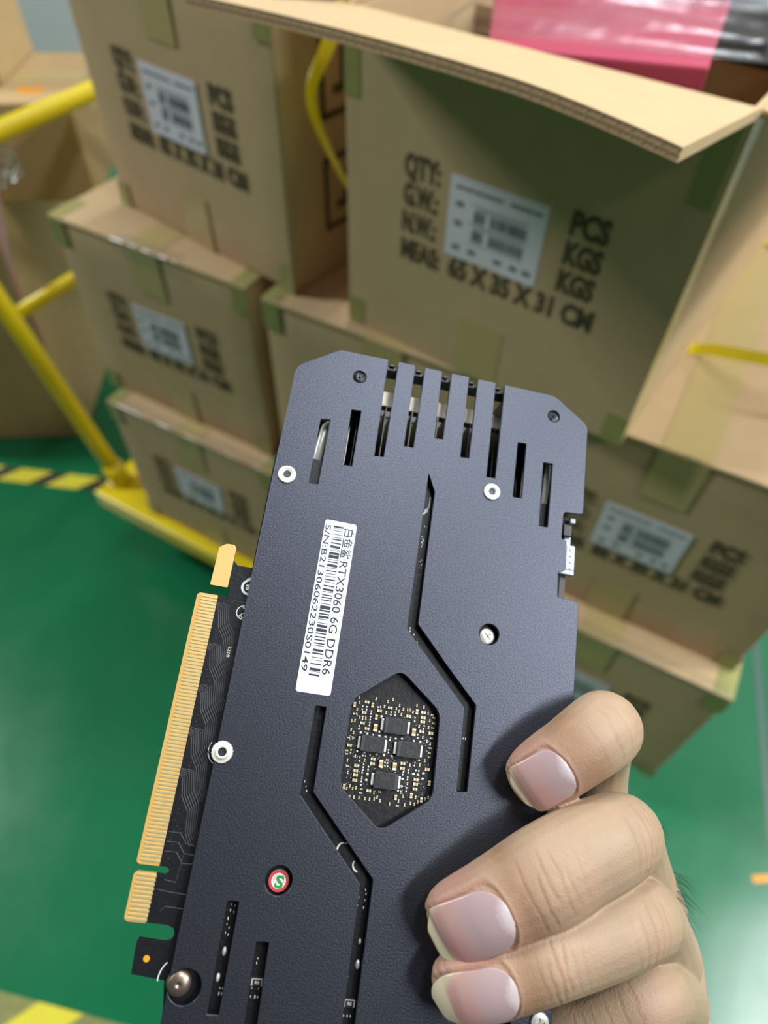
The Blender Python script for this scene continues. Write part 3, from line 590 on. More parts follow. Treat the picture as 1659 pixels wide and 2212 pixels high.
for c in ((21.6, -30.6),):
    bm = bm_new(); lathe(bm, [(2.75, -3.2), (2.8, -2.2), (2.6, -2.0), (0.01, -2.0)], 40, c); sb = obj('spring_screw', bm, M['silver'], gc)
    bm = bm_new(); ring(bm, c, 1.95, 2.7, 0, 360, 48, -1.98); obj('red_ring', bm, M['red'], sb)
    bm = bm_new(); f = [bm.verts.new(((c[0]+1.95*math.cos(2*math.pi*k/40))*mm, (c[1]+1.95*math.sin(2*math.pi*k/40))*mm, -1.98*mm)) for k in range(40)]; bm.faces.new(f); obj('white_disc', bm, M['white'], sb)
    bm = bm_new()
    for k in (-1.2, -.6, 0, .6, 1.2):
        h = math.sqrt(1.9**2-k*k)
        stroke(bm, [(c[0]-h, c[1]+k+.25*h), (c[0], c[1]+k), (c[0]+h, c[1]+k+.25*h)], .09, -1.975)
        stroke(bm, [(c[0]+k*.6, c[1]+1.8), (c[0]+k*1.2, c[1]), (c[0]+k*.6, c[1]-1.8)], .09, -1.974)
    obj('globe_grid', bm, M['red'], sb)
    inst('letter_s', text_mesh('S', M['green'], 0.0030, 0.035, 0.0024), sb, ((c[0]-1.15)*mm, (c[1]-1.5)*mm, -1.96*mm), (0, 0, math.radians(-8)))
# ---- serial sticker
LB = rounded([(17.3, 72.1), (27.4, 72.0), (27.5, 19.2), (17.1, 19.2)], .9, 5)
stk = poly_plate('serial_sticker', LB, [], .1, M['label'], gc, .1)
def lab_text(s, off, uc, h, length, bold=0.0):
    return inst('sticker_print', text_mesh(s, M['labink'], h*mm, bold, length*mm), stk, ((uc-h/2)*mm, (72.0-off)*mm, .115*mm), (0, 0, -math.pi/2))
lab_text('白鱼鲨', 1.9, 25.15, 2.5, 9.6, 0.012)
lab_text('RTX3060 6G DDR6', 12.4, 25.15, 2.45, 34.6, 0.006)
lab_text('S/N:B21306062230S0149', 1.5, 18.55, 1.75, 45.3, 0.008)
bars = [(185, 22), (215, 6), (240, 8), (285, 8), (325, 8), (345, 16), (390, 16), (428, 30), (470, 6), (485, 6), (510, 30), (545, 40), (598, 8), (622, 14), (655, 32), (698, 8), (730, 14), (768, 8), (800, 8), (835, 16), (870, 8), (910, 16), (950, 26), (985, 8), (1020, 14), (1050, 14), (1080, 14), (1125, 8), (1150, 42), (1200, 20), (1240, 16), (1270, 26), (1305, 8), (1350, 8), (1372, 30), (1415, 36), (1465, 14), (1505, 14), (1540, 14), (1578, 14), (1605, 8), (1650, 26), (1690, 16), (1740, 8), (1770, 6), (1808, 14), (1860, 30), (1895, 6), (1925, 20)]
for s, wd in bars:
    a = 1.5+(s-185)*.0263; bm = bm_new(); mbox(bm, 20.15, 23.35, 72-a-wd*.0263, 72-a, .105, .115); obj('barcode_bar', bm, M['labink'], stk)
# ---- capacitors and chips in the hexagonal window
def cap_mesh(name, l, wd, h):
    bm = bm_new(); mbox(bm, -l/2*.46, l/2*.46, -wd/2*.96, wd/2*.96, 0, h*.95, 0); mbox(bm, -l/2, -l/2*.46, -wd/2, wd/2, 0, h, 1); mbox(bm, l/2*.46, l/2, -wd/2, wd/2, 0, h, 1)
    me = bpy.data.meshes.new(name); bm.to_mesh(me); bm.free(); me.materials.append(M['cap']); me.materials.append(M['capend']); return me
CB = cap_mesh('big_capacitor', 2.1, 1.15, .9); CHm = cap_mesh('capacitor', 1.35, .78, .6); CS = cap_mesh('small_capacitor', .82, .42, .32)
COMP = {'big':[(42.4,12.3),(54.1,12.6),(45.5,2.6),(49.6,2.4)],'H':[(38.9,19.2),(38.5,16.1),(38.4,13.1),(40.0,11.7),(43.0,17.2),(46.1,18.5),(52.0,16.9),(56.4,18.6),(56.5,17.1),(56.5,15.9),(56.5,13.1),(59.4,13.0),(43.0,3.6),(43.0,2.3),(38.4,1.2),(38.4,-0.2),(38.5,-1.4),(38.5,-2.8),(52.0,3.5),(52.0,2.1),(35.5,6.4),(56.5,-0.4),(56.5,-1.7),(56.5,-3.0),(59.5,2.8),(43.0,-5.1)],'V':[(35.3,18.0),(40.7,18.6),(42.3,15.3),(54.4,18.5),(60.6,-0.9),(51.1,-5.9),(55.6,-4.9),(58.8,-5.7),(35.7,-4.8)],'v':[(36.4,20.2),(41.5,20.5),(46.7,21.0),(45.2,20.2),(48.9,19.6),(44.3,18.7),(36.7,18.8),(36.3,16.7),(48.0,18.6),(48.9,17.9),(49.8,17.1),(45.1,17.0),(50.2,18.7),(51.5,18.7),(52.3,18.8),(53.2,18.3),(54.2,20.3),(56.4,20.2),(57.9,18.6),(37.4,14.6),(39.2,14.6),(36.1,13.5),(35.2,13.3),(36.2,10.1),(36.2,8.6),(35.4,10.9),(55.6,14.5),(58.6,16.5),(58.5,14.5),(57.1,11.5),(58.5,10.6),(59.6,10.0),(37.7,3.7),(40.6,2.9),(35.6,2.3),(36.2,-1.0),(54.2,3.3),(57.1,3.7),(58.5,5.1),(37.4,-4.5),(39.2,-4.8),(38.3,-5.1),(36.6,-5.3),(37.8,-7.3),(39.0,-7.3),(40.5,-7.3),(42.2,-7.3),(43.6,-7.3),(44.9,-7.1),(45.7,-6.5),(46.7,-7.4),(53.3,-5.4),(57.0,-5.2),(52.1,-6.8),(49.6,-7.9),(54.0,-7.6),(55.7,-7.0),(56.9,-7.1),(57.8,-6.4),(59.9,-5.3),(60.8,-4.8),(52.4,-4.4),(54.1,-1.8),(44.6,-5.4),(40.5,-1.8)],'h':[(59.2,18.3),(59.8,17.5),(59.9,15.9),(59.8,14.6),(59.7,11.6),(59.7,8.8),(59.6,7.4),(59.7,6.2),(35.0,8.5),(35.0,4.9),(35.1,4.0),(35.8,0.7),(46.3,-5.0),(40.7,-6.0),(51.9,-8.1),(47.3,3.9),(40.8,-5.0)],'s':[(37.8,17.8),(39.1,17.8),(37.8,16.9),(39.1,17.0),(40.6,16.8),(40.6,16.0),(40.6,15.1),(40.6,14.3),(40.6,13.5),(40.6,12.7),(38.3,14.8),(38.3,14.1),(37.6,12.1),(37.6,11.3),(42.4,18.2),(43.2,18.3),(46.6,17.3),(47.9,17.4),(46.6,16.5),(47.9,16.6),(54.1,16.7),(54.1,15.7),(57.2,14.8),(57.1,13.9),(55.5,12.0),(55.6,11.1),(35.5,15.3),(36.3,15.4),(42.1,10.2),(47.4,10.2),(47.3,9.4),(47.3,6.6),(47.3,5.9),(39.9,4.1),(40.7,4.1),(42.0,4.5),(39.1,3.5),(39.1,2.5),(40.5,1.7),(40.5,0.9),(40.5,0.1),(40.4,-0.6),(40.5,-2.2),(40.5,-3.0),(40.5,-3.9),(42.0,1.3),(42.0,0.5),(46.7,3.0),(47.5,3.0),(46.8,2.1),(47.6,2.1),(52.5,1.1),(52.4,0.4),(53.9,1.8),(54.0,1.1),(54.0,-0.1),(54.0,-0.8),(54.0,-3.1),(54.0,-4.0),(55.6,4.1),(55.5,3.3),(56.2,2.0),(57.1,2.0),(36.2,5.2),(36.2,4.4)],'S':[(43.9,15.7),(43.9,11.3),(38.3,10.3),(40.2,10.3),(44.0,10.2),(45.9,10.2),(48.9,10.1),(50.8,10.3),(54.5,10.1),(56.5,10.1),(38.1,5.1),(40.2,5.0),(43.9,5.0),(46.1,5.0),(48.5,5.0),(56.7,5.0),(42.0,-0.8),(41.9,-2.4),(52.5,-0.8),(52.5,-2.8),(51.5,-4.1),(55.6,1.0),(57.0,0.9),(58.6,1.5),(58.5,0.0)]}
for a, b in COMP['big']: inst('capacitor', CB, gc, (a*mm, b*mm, WT*mm), (0, 0, math.pi/2))
for a, b in COMP['H']: inst('capacitor', CHm, gc, (a*mm, b*mm, WT*mm))
for a, b in COMP['V']: inst('capacitor', CHm, gc, (a*mm, b*mm, WT*mm), (0, 0, math.pi/2))
for a, b in COMP['v']: inst('small_capacitor', CS, gc, (a*mm, b*mm, WT*mm), (0, 0, math.pi/2+rr.uniform(-.05, .05)))
for a, b in COMP['h']: inst('small_capacitor', CS, gc, (a*mm, b*mm, WT*mm))
bm = bm_new()
for a, b in COMP['s']: bmesh.ops.create_icosphere(bm, subdivisions=2, radius=.27*mm, matrix=Matrix.Translation((a*mm, b*mm, (WT+.05)*mm)) @ Matrix.Diagonal((1, 1.2, .6, 1)))
for a, b in COMP['S']: bmesh.ops.create_icosphere(bm, subdivisions=2, radius=.46*mm, matrix=Matrix.Translation((a*mm, b*mm, (WT+.05)*mm)) @ Matrix.Diagonal((1, .85, .7, 1)))
for k in range(260):
    a = rr.uniform(35, 60.5); b = rr.uniform(-5, 19); bmesh.ops.create_icosphere(bm, subdivisions=1, radius=rr.uniform(.09, .18)*mm, matrix=Matrix.Translation((a*mm, b*mm, WT*mm)))
tag(obj('solder_joint', bm, M['solder'], gc, True), kind='stuff')
bm = bm_new()
for i in range(56):
    for j in range(16):
        a = 36+i*.44+(j % 2)*.2; b = 21.2+j*.5
        if abs(a-47.6) < (29.0-b)*1.25 and rr.random() < .9: bmesh.ops.create_icosphere(bm, subdivisions=1, radius=.09*mm, matrix=Matrix.Translation((a*mm, b*mm, WT*mm)))
for i in range(40):
    for j in range(8):
        a = 38+i*.44+(j % 2)*.2; b = -14+j*.7
        if abs(a-47.3) < (b+14.6)*1.2 and rr.random() < .6: bmesh.ops.create_icosphere(bm, subdivisions=1, radius=.09*mm, matrix=Matrix.Translation((a*mm, b*mm, WT*mm)))
tag(obj('via_field', bm, M['trace'], gc, True), kind='stuff')
bm = bm_new(); mbox(bm, -3.55, 3.55, -2.3, 2.3, 0.1, 1.9); bevel(bm, .18*mm, 2); CHIP = bpy.data.meshes.new('chip'); bm.to_mesh(CHIP); bm.free(); CHIP.materials.append(M['chip'])
bm = bm_new(); mbox(bm, 3.5, 4.35, -1.7, 1.7, 0, 1.0); bevel(bm, .2*mm, 2); TERM = bpy.data.meshes.new('terminal'); bm.to_mesh(TERM); bm.free(); TERM.materials.append(M['solder'])
bm = bm_new(); mbox(bm, -3.3, -2.5, -2.1, 2.1, 1.9, 1.915); STRIPE = bpy.data.meshes.new('polarity_stripe'); bm.to_mesh(STRIPE); bm.free(); STRIPE.materials.append(M['chipmark'])
for k, (a, b) in enumerate(((48.3, 13.5), (42.1, 7.6), (53.0, 7.5), (47.5, -1.8))):
    c = inst('polymer_capacitor', CHIP, gc, (a*mm, b*mm, WT*mm), (0, 0, math.pi if k == 3 else 0))
    inst('terminal', TERM, c); inst('terminal', TERM, c, (0, 0, 0), (0, 0, math.pi)); inst('polarity_stripe', STRIPE, c)
    inst('chip_print', text_mesh('470', M['chipmark'], 0.0013, 0.0, 0.0026), c, (-.9*mm, -1.4*mm, 1.92*mm))
# ---- parts seen through the slots
bm = bm_new()
for a, b in ((49.1, 43.0), (49.2, 42.0), (50.6, 41.2), (51.9, 39.0), (52.0, 38.1), (69.6, 12.8), (70.3, 12.8), (24.3, -5.0), (24.9, -6.2), (25.3, -7.4), (45.9, -30.6), (46.2, -31.6), (44.3, -32.6), (46.1, -33.2), (44.3, -34.6), (46.0, -35.0), (44.2, -51.6), (44.2, -52.6), (44.4, -60.6), (45.4, -60.6), (46.2, -60.6), (44.2, -58.4), (46.6, -58.4), (10.2, -37.6), (11.2, -37.8), (10.2, -39), (11.2, -39.4), (10.0, -41), (10.0, -42.4), (10.7, -43.2), (10.0, -44.4), (10.8, -44.8), (11.2, -57.0), (11.9, -57.0), (11.2, -58.2), (11.9, -58.2), (19.6, -49.5), (19.5, -50.6), (19.3, -56.3), (21.1, -56.3), (19.4, -58.2), (20.5, -58.2), (21.2, -58.2), (49.7, 76.6), (50.3, 76.6), (49.2, 73.0), (49.6, 72.2), (49.9, 71.6), (49.4, 71.0), (49.8, 70.4), (49.5, 69.6), (50.1, 65.2), (49.7, 64.6), (50.2, 63.6)):
    bmesh.ops.create_icosphere(bm, subdivisions=2, radius=rr.uniform(.16, .3)*mm, matrix=Matrix.Translation((a*mm, b*mm, (WT+.05)*mm)) @ Matrix.Diagonal((.8, 1.6, .7, 1)))
tag(obj('solder_joint', bm, M['solder'], gc, True), kind='stuff')
for a, b, r in ((10.6, -48.6, .75), (46.4, -48.6, .8), (46.2, -43.2, .5), (10.2, -54.6, .7)):
    bm = bm_new(); bmesh.ops.create_icosphere(bm, subdivisions=3, radius=r*mm, matrix=Matrix.Translation((a*mm, b*mm, WT*mm)) @ Matrix.Diagonal((.8, 1.5, .8, 1))); obj('solder_bump', bm, M['solder'], gc, True)
for a, b in ((45.5, -57.6), (20.4, -54.8)):
    bm = bm_new(); mbox(bm, a-1.25, a+1.25, b-.8, b+.8, WT, WT+.5, 0); q = obj('resistor', bm, M['chip'], gc)
    bm = bm_new()
    for s in (-1, 1): mbox(bm, a+s*1.3-.2, a+s*1.3+.2, b-.8, b+.8, WT, WT+.52)
    mbox(bm, a-1.3, a+1.3, b+.7, b+.85, WT, WT+.55); obj('terminal', bm, M['capend'], q)
    inst('resistor_print', text_mesh('R0', M['silk'], .0008, 0, .0011), q, ((a-.5)*mm, (b-.4)*mm, (WT+.52)*mm))
bm = bm_new(); trace(bm, [(50.4, 87.0), (50.3, 83.2), (49.0, 82.0)], .3); trace(bm, [(50.2, 82.6), (48.8, 81.2)], .3); trace(bm, [(50.2, 82.0), (48.6, 80.6)], .3); tag(obj('circuit_trace', bm, M['silk'], gc), kind='stuff')
# cooler: shroud walls, fin stack, heat pipes
bm = bm_new(); mbox(bm, 27.5, 74, 130.2, 131.8, -9, -3.2); bevel(bm, .3*mm, 2); obj('shroud_end', bm, M['black_pl'], gc)
for a0, a1 in ((30.0, 32.3), (39.5, 41.8), (49.2, 51.4), (58.9, 61.1), (68.7, 70.9)):
    bm = bm_new(); mbox(bm, a0+.2, a1-.3, 131.4, 132.4, -4.6, -2.2); bevel(bm, .25*mm, 2); obj('shroud_clip', bm, M['black_pl'], gc)
for a in ((-0.5, 1.2, 86, 122, -38, -3.2), (1.0, 1.2, 86, 122, -38, -3.2)): pass
bm = bm_new()
for a in ((0.2, 2.0, -74, 122, -38, -4.8), (98.0, 100, -12, 122, -38, -4.8), (90.5, 92.3, -74, -12, -38, -4.8), (90.5, 100, -13, -11.2, -38, -4.8), (2, 27.5, 120.2, 122, -38, -3.2), (74, 98, 120.2, 122, -38, -3.2), (2, 90.5, -74, -72.2, -38, -4.8), (2, 98, -11.2, 119, -38, -36.4), (2, 90.5, -72.2, -11.2, -38, -36.4), (26, 27.5, 113, 131.8, -38, -3.2), (74, 75.5, 113, 131.8, -38, -3.2), (27.5, 74, 128.6, 131.8, -38, -36)): mbox(bm, *a)
obj('cooler_shroud', bm, M['black_pl'], gc)
bm = bm_new(); mbox(bm, 27.5, 74, 119.4, 125.2, -13, -9.0); bevel(bm, .3*mm, 2); obj('fin_frame', bm, M['alu'], gc)
FIN = cap_mesh('x', 1, 1, 1); bm = bm_new(); mbox(bm, -.13, .13, 92.8, 119.2, -34, -8.0, 0); FIN = bpy.data.meshes.new('cooling_fin'); bm.to_mesh(FIN); bm.free(); FIN.materials.append(mat('fin_aluminium', srgb(120, 118, 112), .35, metal=.9))
for k in range(40): inst('cooling_fin', FIN, gc, ((4.0+k*2.34)*mm, 0, (0 if k % 2 else -.8)*mm))
bm = bm_new(); mbox(bm, 3, 97, 92.6, 119.2, -34.5, -34); obj('fin_base', bm, M['black_pl'], gc)
bm = bm_new(); tube(bm, [Vector(p)*mm for p in smooth_path([(11.2, 90, -8.5), (11.4, 96, -6.5), (11.9, 102, -6), (12.6, 106, -6.4), (15, 108.5, -8)], 6)], 1.5*mm, 14); obj('heat_pipe', bm, M['nut'], gc, True)
bm = bm_new(); tube(bm, [Vector(p)*mm for p in smooth_path([(91.0, 92.9, -6.2), (91.2, 99, -5.8), (91.4, 103, -5.8), (91.9, 109, -6.6)], 6)], 1.25*mm, 14); obj('heat_pipe', bm, M['nut'], gc, True)
bm = bm_new(); mbox(bm, -1.5, 103, -79.4, -78.4, -40, 2.0); mbox(bm, 103, 114, -79.4, -68, -40, -39); bevel(bm, .3*mm, 2); obj('mounting_bracket', bm, M['steel'], gc)
# fan header in the right notch
bm = bm_new(); mbox(bm, 96.2, 101.8, 69.0, 70.6, -4.6, -2.2); mbox(bm, 98.6, 101.8, 70.6, 79.2, -4.6, -2.2); mbox(bm, 98.2, 100.6, 79.2, 85.6, -5.0, -3.4); bevel(bm, .25*mm, 2); hd = obj('fan_header', bm, M['connpl'], gc)
for k in range(4):
    bm = bm_new(); bmesh.ops.create_icosphere(bm, subdivisions=2, radius=.34*mm, matrix=Matrix.Translation((100.2*mm, (71.2+2.1*k)*mm, -2.2*mm))); obj('header_pin', bm, M['solder'], hd, True)
bm = bm_new(); mbox(bm, 97.0, 100.2, 82.0, 86.4, -4.8, -1.9); bevel(bm, .5*mm, 3); obj('header_latch', bm, M['black_pl'], hd)
bm = bm_new(); mbox(bm, 99.6, 101.6, 87.2, 89.0, -4.2, -2.4); bevel(bm, .3*mm, 2); obj('header_key', bm, M['connpl'], hd)

# ---------------------------------------------------------------- hand (card space, mm): chains of (u, v, w, half width, half height)
HCH = {'index': [(85.7, 2.2, 5.5, 4, 3), (86.5, 3.0, 6, 7.6, 5), (88.1, 4.5, 7.5, 9.2, 6.8), (90.9, 7.0, 8.8, 10.0, 8), (94.4, 10.0, 10, 10.4, 9), (98.7, 13.7, 11, 10.6, 9.6), (104.7, 18.3, 10, 11.2, 10), (110.9, 21.6, 5, 11.4, 10.4), (117.4, 21.9, -5, 10.8, 10.4), (122.5, 19.2, -17, 10.4, 10), (127.3, 12.5, -29, 10.2, 10), (131.4, -0.1, -38, 10.5, 10.5), (138.7, -15.5, -44, 11.5, 11), (147.4, -30.1, -46, 12.5, 12)], 'middle': [(66.5, -35.5, 6, 5, 3.5), (67.4, -34.8, 6.5, 8.5, 5.4), (69.2, -33.3, 8, 10.3, 7.4), (73.0, -30.8, 9.5, 11, 8.8), (77.4, -27.9, 11, 11.5, 9.8), (83.2, -24.2, 12, 12.2, 10.6), (91.3, -18.8, 13.5, 13.2, 11.2), (100.5, -13.2, 13, 13, 11.4), (109.2, -9.4, 10.5, 12.8, 11.6), (117.8, -7.7, 3.5, 12.2, 11.8), (125.0, -9.5, -7, 11.5, 11.5), (134.5, -15.9, -20, 12, 11.5), (146.6, -27.4, -34, 12.5, 12), (154.1, -35.8, -42, 13, 13)], 'ring': [(69.1, -50.0, 5.5, 5, 3.5), (70.1, -49.2, 6.2, 8, 5.2), (72.3, -48.1, 7.2, 9.2, 6.8), (76.3, -46.6, 8.2, 9.6, 8), (80.9, -44.7, 9, 9.9, 8.8), (88.1, -41.8, 9.6, 10.2, 9.4), (96.5, -37.8, 10.5, 10.6, 10), (108.4, -33.2, 10, 10.8, 10.4), (117.7, -30.1, 7.5, 11, 10.6), (126.8, -29.2, 1, 11, 11), (133.9, -31.2, -8, 11, 11), (142.3, -35.7, -20, 11.5, 11.5), (151.7, -43.1, -32, 12, 12), (158.7, -49.0, -40, 12.5, 12.5)], 'pinky': [(106.8, -64.9, -13, 7, 6), (109.5, -63.5, -12, 8.5, 7.5), (116.4, -60.1, -9, 9.2, 8.6), (123.4, -55.5, -6.5, 9.6, 9), (130.6, -51.4, -5.5, 10, 9.4), (138.1, -51.0, -10, 10.2, 9.8), (146.4, -53.9, -20, 10.6, 10.2), (155.5, -57.7, -32, 11.5, 11), (163.1, -61.7, -42, 12.5, 12)], 'palm': [(152.5, -35.5, -46, 14, 13), (159.5, -49.7, -47, 16, 14), (162.4, -62.5, -48, 16, 14), (163.4, -76.3, -52, 20, 15), (168.2, -93.5, -58, 28, 17), (178.7, -119.5, -66, 30, 20), (184.5, -153.4, -72, 28, 22)], 'thumb': [(114.7, -28.8, -52, 7, 5), (116.9, -30.1, -52, 10, 8), (124.4, -35.5, -53, 11, 9.5), (136.7, -46.8, -55, 11, 10), (149.0, -59.5, -57, 12, 11), (161.9, -74.0, -60, 15, 13), (172.4, -90.9, -62, 18, 16)]}
hand_mat = bpy.data.materials.new('skin'); hand_mat.use_nodes = True
def skin_nodes(m):
    nt = m.node_tree; b = nt.nodes['Principled BSDF']; b.inputs['Roughness'].default_value = 0.52; b.inputs['Specular IOR Level'].default_value = 0.35
    b.inputs['Subsurface Weight'].default_value = 0.12; b.inputs['Subsurface Scale'].default_value = 0.002; b.inputs['Subsurface Radius'].default_value = (1.0, 0.35, 0.2)
    at = nt.nodes.new('ShaderNodeAttribute'); at.attribute_name = 'skin_tone'
    tc = nt.nodes.new('ShaderNodeTexCoord')
    n = nt.nodes.new('ShaderNodeTexNoise'); n.inputs['Scale'].default_value = 160; n.inputs['Detail'].default_value = 6; nt.links.new(tc.outputs['Object'], n.inputs['Vector'])
    mr = nt.nodes.new('ShaderNodeMapRange'); mr.inputs['To Min'].default_value = 0.88; mr.inputs['To Max'].default_value = 1.12; nt.links.new(n.outputs['Fac'], mr.inputs['Value'])
    mul = nt.nodes.new('ShaderNodeVectorMath'); mul.operation = 'SCALE'; nt.links.new(at.outputs['Color'], mul.inputs[0]); nt.links.new(mr.outputs[0], mul.inputs['Scale'])
    nt.links.new(mul.outputs[0], b.inputs['Base Color'])
    v = nt.nodes.new('ShaderNodeTexVoronoi'); v.inputs['Scale'].default_value = 1500; nt.links.new(tc.outputs['Object'], v.inputs['Vector'])
    bp = nt.nodes.new('ShaderNodeBump'); bp.inputs['Strength'].default_value = 0.18; bp.inputs['Distance'].default_value = 0.0004
    nt.links.new(v.outputs['Distance'], bp.inputs['Height']); nt.links.new(bp.outputs[0], b.inputs['Normal'])
skin_nodes(hand_mat)
def resample(st, step=0.9):
    P = np.array(st, float); out = []
    for i in range(len(P)-1):
        a = P[max(i-1, 0)]; b = P[i]; c = P[i+1]; d = P[min(i+2, len(P)-1)]
        n = max(2, int(np.linalg.norm(c[:3]-b[:3])/step))
        for k in range(n):
            t = k/n; out.append(0.5*((2*b)+(c-a)*t+(2*a-5*b+4*c-d)*t*t+(-a+3*b-3*c+d)*t**3))
    out.append(P[-1]); return np.array(out)
chains = {}
for nm, st in HCH.items():
    S = resample(st); T = np.gradient(S[:, :3], axis=0); T /= np.linalg.norm(T, axis=1)[:, None]
    # lateral axis: across the finger; dorsal = outward side
    lat0 = np.cross(T[0], (0, 0, 1.0)); lat0 /= np.linalg.norm(lat0); LAT = []; prev = lat0
    for t in T:
        l = prev - t*(prev @ t); l /= np.linalg.norm(l); LAT.append(l); prev = l
    LAT = np.array(LAT); DOR = np.cross(LAT, T); 
    s = np.concatenate([[0], np.cumsum(np.linalg.norm(np.diff(S[:, :3], axis=0), axis=1))])
    chains[nm] = dict(S=S, T=T, L=LAT, D=DOR, s=s)
def build_hand():
    bm = bm_new(); ico = bmesh.new(); bmesh.ops.create_icosphere(ico, subdivisions=3, radius=1.0)
    VS = np.array([v.co[:] for v in ico.verts]); FS = [[v.index for v in f.verts] for f in ico.faces]; ico.free()
    ico = bmesh.new(); bmesh.ops.create_icosphere(ico, subdivisions=4, radius=1.0)
    VB = np.array([v.co[:] for v in ico.verts]); FB = [[v.index for v in f.verts] for f in ico.faces]; ico.free()
    VV = []; FF = []; base = 0
    for nm, c in chains.items():
        stepk = 1
        V, F = (VB, FB) if nm in ('palm', 'thumb') else (VS, FS)
        for i in range(0, len(c['S']), stepk):
            x = c['S'][i]; hw, hh = x[3], x[4]
            R_ = np.stack([c['L'][i]*hw, c['T'][i]*min(hw, hh)*.75, c['D'][i]*hh], 1)
            VV.append(V @ R_.T + x[:3]); FF += [[a+base for a in f] for f in F]; base += len(V)
    VV = np.concatenate(VV)*mm
    me = bpy.data.meshes.new('hand'); me.from_pydata(VV.tolist(), [], FF); me.update()
    o = bpy.data.objects.new('hand_tmp', me); col.objects.link(o)
    r = o.modifiers.new('r', 'REMESH'); r.mode = 'VOXEL'; r.voxel_size = 0.00045; r.use_smooth_shade = True
    sm = o.modifiers.new('s', 'SMOOTH'); sm.factor = 0.5; sm.iterations = 7
    dg = bpy.context.evaluated_depsgraph_get(); dg.update()
    m2 = bpy.data.meshes.new_from_object(o.evaluated_get(dg)); bpy.data.objects.remove(o)
    return m2
hm = build_hand(); nv = len(hm.vertices)
co = np.zeros(nv*3); hm.vertices.foreach_get('co', co); co = co.reshape(-1, 3)/mm
no = np.zeros(nv*3); hm.vertices.foreach_get('normal', no); no = no.reshape(-1, 3)
best = np.full(nv, 1e9); fid = np.zeros(nv, int); sv = np.zeros(nv); lv = np.zeros(nv); dv = np.zeros(nv); names = list(chains)
for k, nm in enumerate(names):
    c = chains[nm]
    for i in range(len(c['S'])):
        q = co-c['S'][i, :3]; hw, hh = c['S'][i, 3:5]
        a = (q @ c['L'][i])/hw; b = (q @ c['D'][i])/hh; t = (q @ c['T'][i])
        d = a*a+b*b+(t/(0.75*min(hw, hh)))**2
        m_ = d < best; best[m_] = d[m_]; fid[m_] = k; sv[m_] = c['s'][i]+t[m_]; lv[m_] = a[m_]; dv[m_] = b[m_]
# skin tone
lin = lambda r, g, b: np.array(srgb(r, g, b)[:3])
tone = np.tile(lin(166, 142, 116), (nv, 1))
def mixin(cr, f): 
    global tone
    f = np.clip(f, 0, 1)[:, None]; tone = tone*(1-f)+cr*f
rng = np.random.RandomState(2); disp = np.zeros(nv)
def ns(x, s): return np.sin(x*s*1.7+1.3)+.6*np.sin(x*s*3.1+.4)+.35*np.sin(x*s*6.3)
NAIL = {'index': (-1.6, 15.6, 0.74, -0.02), 'middle': (-2.6, 20.2, 0.74, 0.03), 'ring': (-1.6, 18.4, 0.72, 0.02)}     # s of free edge, length, half width (lateral units), lateral offset
CREASE = {'index': [(21.5, 0.1, 0.3, -0.7, 0.7, 0.3), (25.5, 0.13, 0.3, -0.8, 0.8, 1.25), (29, 0.08, 0.3, -0.6, 0.9, -1.25), (31.0, 0.07, 0.28, -0.5, 0.95, 0.06), (32.1, 0.07, 0.28, -0.5, 0.95, 2.36), (33.2, 0.07, 0.28, -0.5, 0.95, 2.38), (34.3, 0.07, 0.28, -0.5, 0.95, -2.25), (35.4, 0.07, 0.28, -0.5, 0.95, -1.76), (36.5, 0.07, 0.28, -0.5, 0.95, -2.69)], 'middle': [(24.3, 0.2, 0.3, -0.85, 0.8, -0.36), (27.2, 0.2, 0.28, -0.5, 0.75, -2.82), (29.2, 0.15, 0.28, -0.8, 0.3, -0.26), (31.5, 0.12, 0.28, -0.7, 0.7, 0.89), (33.5, 0.1, 0.28, -0.3, 0.6, -1.33), (36.5, 0.06, 0.28, -0.6, 0.6, 1.06), (51, 0.12, 0.3, -0.8, 0.6, 0.55), (53.2, 0.1, 0.3, -0.5, 0.8, -2.86), (55.5, 0.16, 0.3, -0.85, 0.85, 0.35), (57.6, 0.12, 0.3, -0.6, 0.7, -1.44), (59.5, 0.16, 0.3, -0.8, 0.8, -0.51), (62, 0.1, 0.3, -0.7, 0.8, -1.3), (64, 0.12, 0.3, -0.8, 0.8, 1.16)], 'ring': [(24.0, 0.13, 0.28, -0.7, 0.6, -0.36), (26.2, 0.17, 0.3, -0.5, 0.85, -2.06), (28, 0.22, 0.3, -0.85, 0.7, 0.27), (29.8, 0.18, 0.28, -0.7, 0.5, 1.68), (32, 0.08, 0.28, -0.6, 0.7, -1.16), (34.5, 0.06, 0.28, -0.6, 0.7, -1.67), (48, 0.08, 0.3, -0.8, 0.7, -0.67), (50.5, 0.12, 0.3, -0.7, 0.8, 2.62), (53, 0.14, 0.3, -0.85, 0.85, 2.86), (55.3, 0.12, 0.3, -0.8, 0.8, 1.03), (57.5, 0.14, 0.3, -0.8, 0.8, 2.42), (66, 0.16, 0.4, -0.9, 0.9, 2.07), (68, 0.12, 0.4, -0.9, 0.9, -0.73)], 'pinky': [(8, 0.1, 0.3, -0.8, 0.8, -2.45), (11, 0.1, 0.3, -0.8, 0.8, 0.92), (14, 0.08, 0.3, -0.8, 0.8, 0.35), (18, 0.1, 0.3, -0.8, 0.8, -0.83), (22, 0.12, 0.3, -0.8, 0.8, -1.65), (25, 0.14, 0.3, -0.9, 0.9, -0.56), (36, 0.08, 0.3, -0.9, 0.9, -0.19), (38, 0.1, 0.3, -0.9, 0.9, -1.38), (40, 0.08, 0.3, -0.9, 0.9, -1.25), (42, 0.08, 0.3, -0.9, 0.9, -0.25), (44, 0.1, 0.3, -0.9, 0.9, 2.16)]}
